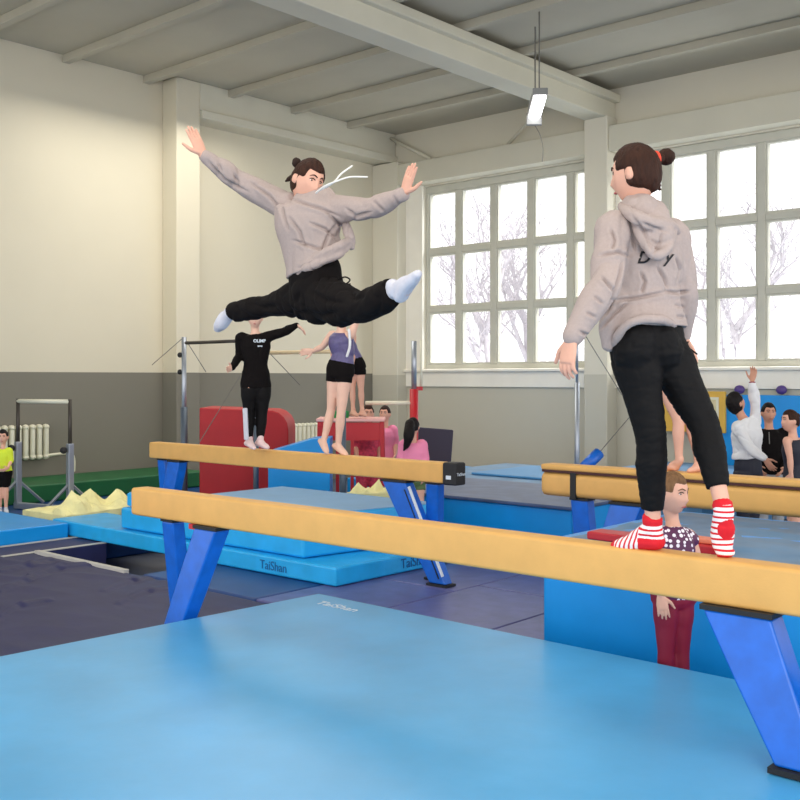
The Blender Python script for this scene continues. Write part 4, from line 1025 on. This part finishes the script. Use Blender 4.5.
# ---------- 4 girl in purple leotard on the far beam
DB = 9.12
J = dict(head=(341,311,DB), neck=(341,328,DB), shL=(332,335,DB+.1), shR=(351,335,DB-.08), pel=(340.5,369,DB), waist=(343,354,DB),
    elL=(322,347,DB+.15), wrL=(313,351,DB+.2), haL=(303,352,DB+.2), elR=(357,319,DB-.1), wrR=(350,303,DB-.15), haR=(348,296,DB-.15),
    hipL=(335,375,DB+.03), knL=(331,410,DB+.03), anL=(323,444,DB), heL=(320.5,443,DB+.05), toL=(327,454.5,DB-.08),
    hipR=(344,375,DB-.03), knR=(341,413,DB-.05), anR=(338,447,DB-.02), heR=(335,448,DB+.03), toR=(347,456.5,DB-.10))
G = person('girl in purple leotard and black shorts standing barefoot on the far beam', J, .84, VW(.55,0,.8), (0,0,1), skin2, .009, cl=dict(torso=.93), hair=M['hair_b'], base=1.0, facial=False, headk=1.1, hw=.9, lr=.95)
b = MB(); torso_mb(b, J, .84, 1.2, 4.3, 1.02, .007, hw=.9); vox(b, .008, 2).build('leotard', M['purple'], G, smooth=True)
b = MB(); torso_mb(b, J, .84, -.3, 1.5, 1.03, .010, hw=.92)
for q in 'LR': b.limb([J['hip'+q], J['hip'+q].lerp(J['kn'+q],.2)], [.080,.077], n=14, cap=False)
vox(b, .009, 2).build('shorts', M['black_cloth'], G, smooth=True)
b = MB().limb([P(349,330,DB-.15), P(350,345,DB-.17), P(347,356,DB-.16)], [.012]*3, n=6); b.build('leotard_stripe', M['white_cloth'], G, smooth=True)

# ---------- 5 child standing on the red table
DB = 12.55
J = dict(head=(341,312,DB), neck=(343,328,DB), shL=(334,335,DB+.05), shR=(353,336,DB), pel=(355,366,DB), waist=(350,352,DB),
    elL=(332,350,DB), wrL=(334,362,DB-.1), haL=(336,368,DB-.1), elR=(354,350,DB), wrR=(353,362,DB-.15), haR=(353,370,DB-.15),
    hipL=(352,370,DB+.05), knL=(352.5,390,DB+.05), anL=(353,411,DB+.05), heL=(352,416,DB+.08), toL=(358,417,DB-.1),
    hipR=(360,370,DB), knR=(361,390,DB), anR=(362,411,DB), heR=(361,416,DB+.03), toR=(366,417,DB-.12))
G = person('barefoot child in black shorts standing on the pink topped table', J, .86, VW(.6,0,.8), (0,0,1), skin1, .011, hair=M['hair_d'], facial=False, base=1.2, hw=.85, cl=dict(torso=.9), lr=.85)
b = MB(); torso_mb(b, J, .8, -.3, 1.5, 1.0, .012)
for q in 'LR': b.limb([J['hip'+q], J['hip'+q].lerp(J['kn'+q],.25)], [.078,.075], n=12, cap=False)
vox(b, .011, 2).build('shorts', M['black_cloth'], G, smooth=True)
b = MB(); torso_mb(b, J, .84, 1.2, 4.2, .98, .008); vox(b, .011, 2).build('leotard', M['purple'], G, smooth=True)

# ---------- 6, 7 children behind the table
def sitter(px, py, d, sc_, m_top, m_leg, label, hairm, tilt=0, face=(0,0,-1), base=-.3, bare=False):
    q = .001*0
    k = 1020/d*sc_
    J = dict(head=(px,py,d), neck=(px,py+.15*k,d), shL=(px+.105*k,py+.2*k,d), shR=(px-.105*k,py+.2*k,d), pel=(px,py+.56*k,d),
        elL=(px+.14*k,py+.36*k,d), wrL=(px+.13*k,py+.52*k,d-.12), haL=(px+.12*k,py+.6*k,d-.15), elR=(px-.14*k,py+.36*k,d), wrR=(px-.13*k,py+.52*k,d-.12), haR=(px-.12*k,py+.6*k,d-.15),
        hipL=(px+.06*k,py+.62*k,d), knL=(px+.08*k,py+.95*k,d-.05), anL=(px+.07*k,py+1.28*k,d), heL=(px+.07*k,py+1.34*k,d+.04), toL=(px+.08*k,py+1.36*k,d-.15),
        hipR=(px-.06*k,py+.62*k,d), knR=(px-.08*k,py+.95*k,d-.05), anR=(px-.07*k,py+1.28*k,d), heR=(px-.07*k,py+1.34*k,d+.04), toR=(px-.08*k,py+1.36*k,d-.15))
    G = person(label, J, sc_*.92, VW(*face), (0,0,1), skin1, .011, hair=hairm, facial=face[2] < 0, base=base, cl=dict(torso=.9, leg=.9, thigh=.9), hw=.9)
    b = MB(); torso_mb(b, J, sc_*.92, .9, 4.3, 1.03, .012); 
    for w_ in 'LR': sleeve(b, J, w_, sc_*.92, 1.05, .008, .2)
    vox(b, .011, 2).build('top', m_top, G, smooth=True)
    b = MB(); torso_mb(b, J, sc_*.92, -.4, 1.3, 1.0, .010); 
    for w_ in 'LR':
        if bare: b.limb([J['hip'+w_], J['hip'+w_].lerp(J['kn'+w_],.3)], [.08*sc_,.078*sc_], n=12, cap=False)
        else: trouser_leg(b, J, w_, sc_*.92, 1, .008, .9)
    vox(b, .011, 2).build('shorts' if bare else 'trousers', m_leg, G, smooth=True)
    return G, J
d = 13.35; hgt = lambda py, d: P(0, py, d).z
def fit(px, py_head, d, base): return (P(0, py_head, d).z-base)/1.36
sitter(368, 414, d, fit(0, 414, d, -.3), M['hotpink'], M['hotpink'], 'child in hot pink clothes behind the red table', M['hair_b'], face=(.2,0,-1))
sitter(385, 414, 14.2, fit(0, 414, 14.2, -.3), M['pink_cloth'], M['maroon'], 'child in pale pink top behind the right end of the red table', M['hair_d'], face=(-.3,0,-1))

# ---------- 8 ponytail girl in pink, seen from behind
d = 10.12; sc_ = fit(0, 427, d, 0)
G, J = sitter(413, 427, d, sc_, M['pink_cloth'], M['olive'], 'dark-haired ponytail girl in a pink top behind the end of the far beam', M['hair_k'], face=(.3,0,1), base=0, bare=True)
b = MB().limb([P(410,424,d-.08), P(409,434,d-.15), P(407,444,d-.14), P(404,450,d-.12)], [.05,.055,.035,.01], n=12); b.build('ponytail', M['hair_k'], G, smooth=True)

# ---------- 9 polka dot girl
d = 5.04
J = dict(head=(672,493,d), neck=(672,519,d+.02), shL=(689,536,d+.02), shR=(659,534,d-.03), pel=(674,590,d), 
    elL=(697,560,d+.02), wrL=(690,577,d-.12), haL=(680,582,d-.16), elR=(652,565,d-.08), wrR=(661,596,d-.12), haR=(664,616,d-.13),
    hipL=(681,602,d), knL=(681,652,d), anL=(680,703,d), heL=(680,718,d+.03), toL=(684,721,d-.07),
    hipR=(666,602,d-.03), knR=(666,652,d-.03), anR=(666,703,d), heR=(665,718,d+.03), toR=(670,721,d-.09))
for k in ('heL','toL','heR','toR'): J[k] = P(*J[k]); J[k].z = .0
for k in ('anL','anR'): J[k] = P(*J[k]); J[k].z = .075
G = person('small girl in a polka dot leotard and maroon leggings behind the front beam', J, .74, VW(.62,-.12,-.78), (0,0,1), skin1, .006, cl=dict(torso=.92, leg=.88, thigh=.86), hair=M['hair_f'], hairkw=dict(line=.52, thick=.05), base=0, headk=1.24, hw=.9, lr=.86, curl=(.3,.15), pn=(None, VW(.2,0,1)))
b = MB(); torso_mb(b, J, .74, .6, 4.35, 1.03, .008, hw=.92); 
for q in 'LR': sleeve(b, J, q, .74, 1.0, .006, .02) if 0 else b.limb([(J['shL']+J['shR'])/2*.3+J['sh'+q]*.7, J['sh'+q].lerp(J['el'+q],.15)], [.045,.045], n=12)
h = vox(b, .006, 2); h.build('leotard', M['polka'], G, smooth=True)
b = MB(); torso_mb(b, J, .74, -.4, 1.1, 1.02, .008, hw=.95); trouser_leg(b, J, 'L', .74, 1, .008, .9, None, .86); trouser_leg(b, J, 'R', .74, 1, .008, .9, None, .86)
vox(b, .007, 2).build('leggings', M['maroon'], G, smooth=True)

# ---------- 10 barefoot gymnast on the padded beam (mostly behind the standing girl)
d = 7.36
J = dict(head=(648,290,d), neck=(650,312,d), shL=(636,322,d), shR=(664,324,d), pel=(668,368,d),
    elL=(634,345,d), wrL=(640,365,d-.05), haL=(644,375,d-.05), elR=(666,345,d+.1), wrR=(664,365,d+.15), haR=(664,378,d+.15),
    hipL=(662,376,d), knL=(678,420,d-.02), anL=(679,462,d), heL=(676,469.5,d+.03), toL=(668,471,d+.1),
    hipR=(674,376,d+.02), knR=(690,420,d), anR=(699,462,d), heR=(704,469,d-.02), toR=(689,471,d-.1))
for k in ('heL','toL','heR','toR'): J[k] = P(*J[k]); J[k].z = 1.007
G = person('barefoot gymnast on the padded beam, mostly hidden behind the standing girl', J, .82, VW(-.8,0,.5), (0,0,1), skin1, .008, cl=dict(torso=.92), hair=M['hair_d'], base=1.005, facial=False, hw=.85)
b = MB(); torso_mb(b, J, .82, -.2, 4.1, 1.02, .008, hw=.88); vox(b, .009, 2).build('leotard', M['navy_cloth'], G, smooth=True)

# ---------- 11 coach in white sweater, arm raised
d = 10.6
def std(J, base):
    for k in ('heL','toL','heR','toR','anL','anR'):
        if isinstance(J[k], tuple): J[k] = P(*J[k])
        J[k].z = base+(.075 if k[0] == 'a' else 0)
J = dict(head=(736,403,d), neck=(742,417,d), shL=(757,425,d+.1), shR=(738,428,d-.12), pel=(748,466,d), waist=(747,448,d),
    elL=(755,404,d-.0), wrL=(752,381,d-.05), haL=(754,371,d-.05), elR=(752,450,d-.25), wrR=(765,459,d-.35), haR=(770,466,d-.38),
    hipL=(753,474,d+.05), knL=(753,518,d), anL=(752,560,d), heL=(752,562,d+.05), toL=(758,562,d-.1),
    hipR=(743,474,d-.05), knR=(743,518,d-.05), anR=(742,560,d-.05), heR=(742,562,d), toR=(748,562,d-.2))
std(J, -.3)
J['shL'] = P(755,423,d+.08)
G = person('person in a white sweater with one arm raised high, by the blue wall pad', J, 1.0, VW(.8,.45,.3), (0,0,1), skin3, .010, cl=dict(torso=.88, arm=.8, leg=.88, thigh=.88), hair=M['hair_k'], base=-.3, hairkw=dict(nape=-.8, thick=.13))
b = MB(); torso_mb(b, J, 1.0, 1.45, 4.6, 1.08, .026, box=(.14,.11)); [sleeve(b, J, q, 1.0, 1.08, .010, .9) for q in 'LR']
h = vox(b, .010, 2); folds(h, .014, 8, 3); h.build('sweater', M['white_cloth'], G, smooth=True)
b = MB(); torso_mb(b, J, 1.0, -.4, 1.6, 1.0, .010); [trouser_leg(b, J, q, 1.0, 1, .012, .95, (.06,.055)) for q in 'LR']
vox(b, .011, 2).build('trousers', M['navy_cloth'], G, smooth=True)
b = MB(); p0 = J['wrL'].lerp(J['elL'], .06); b.ball(p0, .034, .034, .014); b.build('bracelet', M['maroon'], G, smooth=True)

# ---------- 12 man in black jacket
d = 11.3
J = dict(head=(768.5,413,d), neck=(769,428,d), shL=(785,434,d), shR=(753,434,d), pel=(770,474,d),
    elL=(790,452,d), wrL=(784,468,d-.2), haL=(780,474,d-.25), elR=(748,450,d+.05), wrR=(757,466,d-.15), haR=(761,472,d-.2),
    hipL=(777,480,d), knL=(778,520,d), anL=(778,560,d), heL=(778,562,d), toL=(780,562,d-.2),
    hipR=(763,480,d), knR=(762,520,d), anR=(762,560,d), heR=(762,562,d), toR=(760,562,d-.2))
std(J, -.3)
G = person('person with short dark hair in a black zip jacket and grey trousers', J, 1.0, VW(-.05,-.05,-1), (0,0,1), skin3, .010, cl=dict(torso=.88, arm=.82, leg=.88, thigh=.88), hair=M['hair_k'], base=-.3, hairkw=dict(nape=-.3, thick=.08))
b = MB(); torso_mb(b, J, 1.0, 1.0, 4.7, 1.05, .018); [sleeve(b, J, q, 1.0, 1.1, .012, .95) for q in 'LR']
h = vox(b, .010, 2); folds(h, .01, 8, 6); h.build('jacket', M['black_cloth'], G, smooth=True)
MB().tube(P(769,432,d-.115), P(769.5,444,d-.13), .005).build('zip', M['cable'], G)
b = MB(); torso_mb(b, J, 1.0, -.4, 1.4, 1.0, .010); [trouser_leg(b, J, q, 1.0, 1, .012, .95, (.06,.055)) for q in 'LR']
vox(b, .011, 2).build('trousers', M['grey_cloth'], G, smooth=True)

# ---------- 13 girl in dark leotard at the right edge
d = 9.9
J = dict(head=(790,421,d), neck=(793,434,d), shL=(787,441,d-.1), shR=(799,442,d+.1), pel=(794,480,d),
    elL=(790,458,d-.14), wrL=(791,474,d-.16), haL=(790,482,d-.16), elR=(803,458,d+.12), wrR=(804,474,d+.1), haR=(803,482,d+.1),
    hipL=(792,487,d-.05), knL=(792,525,d), anL=(792,560,d), heL=(794,562,d), toL=(786,562,d),
    hipR=(797,487,d+.06), knR=(797,525,d), anR=(797,560,d), heR=(799,562,d+.08), toR=(791,562,d+.08))
std(J, -.3)
G = person('girl with pinned-up hair in a dark sleeveless leotard at the right edge', J, .86, VW(-.97,0,-.2), (0,0,1), skin1, .010, hair=M['hair_b'], base=-.3, headk=1.08, hw=.85, cl=dict(torso=.92))
b = MB(); torso_mb(b, J, .86, -.2, 4.15, 1.0, .010, hw=.88); vox(b, .010, 2).build('leotard', M['navy_cloth'], G, smooth=True)
b = MB().ball(P(797,416,d), .03); b.build('hair_bun', M['hair_b'], G, smooth=True)

# ---------- 14 child in yellow at the left edge
d = 12.6; base = -.03; k = 1.0
J = dict(head=(3,437,d), neck=(3,447,d), shL=(9,451,d), shR=(-4,451,d), pel=(3,472,d),
    elL=(11,461,d), wrL=(8,468,d-.15), haL=(4,470,d-.2), elR=(-6,461,d), wrR=(-2,468,d-.15), haR=(1,471,d-.2),
    hipL=(6,476,d), knL=(6,488,d), anL=(6,499,d), heL=(6,502,d), toL=(8,503,d-.15),
    hipR=(0,476,d), knR=(0,488,d), anR=(0,499,d), heR=(0,502,d), toR=(0,503,d-.15))
std(J, -.03)
G = person('small child in a neon yellow shirt and black shorts at the left edge', J, .62, VW(.2,-.1,-1), (0,0,1), skin1, .009, hair=M['hair_k'], base=-.03, headk=1.3, cl=dict(torso=.9))
b = MB(); torso_mb(b, J, .62, .8, 4.4, 1.05, .012); [sleeve(b, J, q, .62, 1.1, .008, .1) for q in 'LR']; vox(b, .009, 2).build('shirt', M['yellow_cloth'], G, smooth=True)
b = MB(); torso_mb(b, J, .62, -.4, 1.3, 1.05, .012); [b.limb([J['hip'+q], J['hip'+q].lerp(J['kn'+q],.6)], [.07,.06], n=12) for q in 'LR']; vox(b, .009, 2).build('shorts', M['black_cloth'], G, smooth=True)
for q in 'LR':
    b = MB(); foot_mb(b, J['an'+q], J['to'+q], J['he'+q], .7, 1.1); vox(b, .006, 2).build('sock', M['sock_w'], G, smooth=True)

for o in list(bpy.data.objects):
    if o.type == 'CURVE': bpy.data.objects.remove(o)
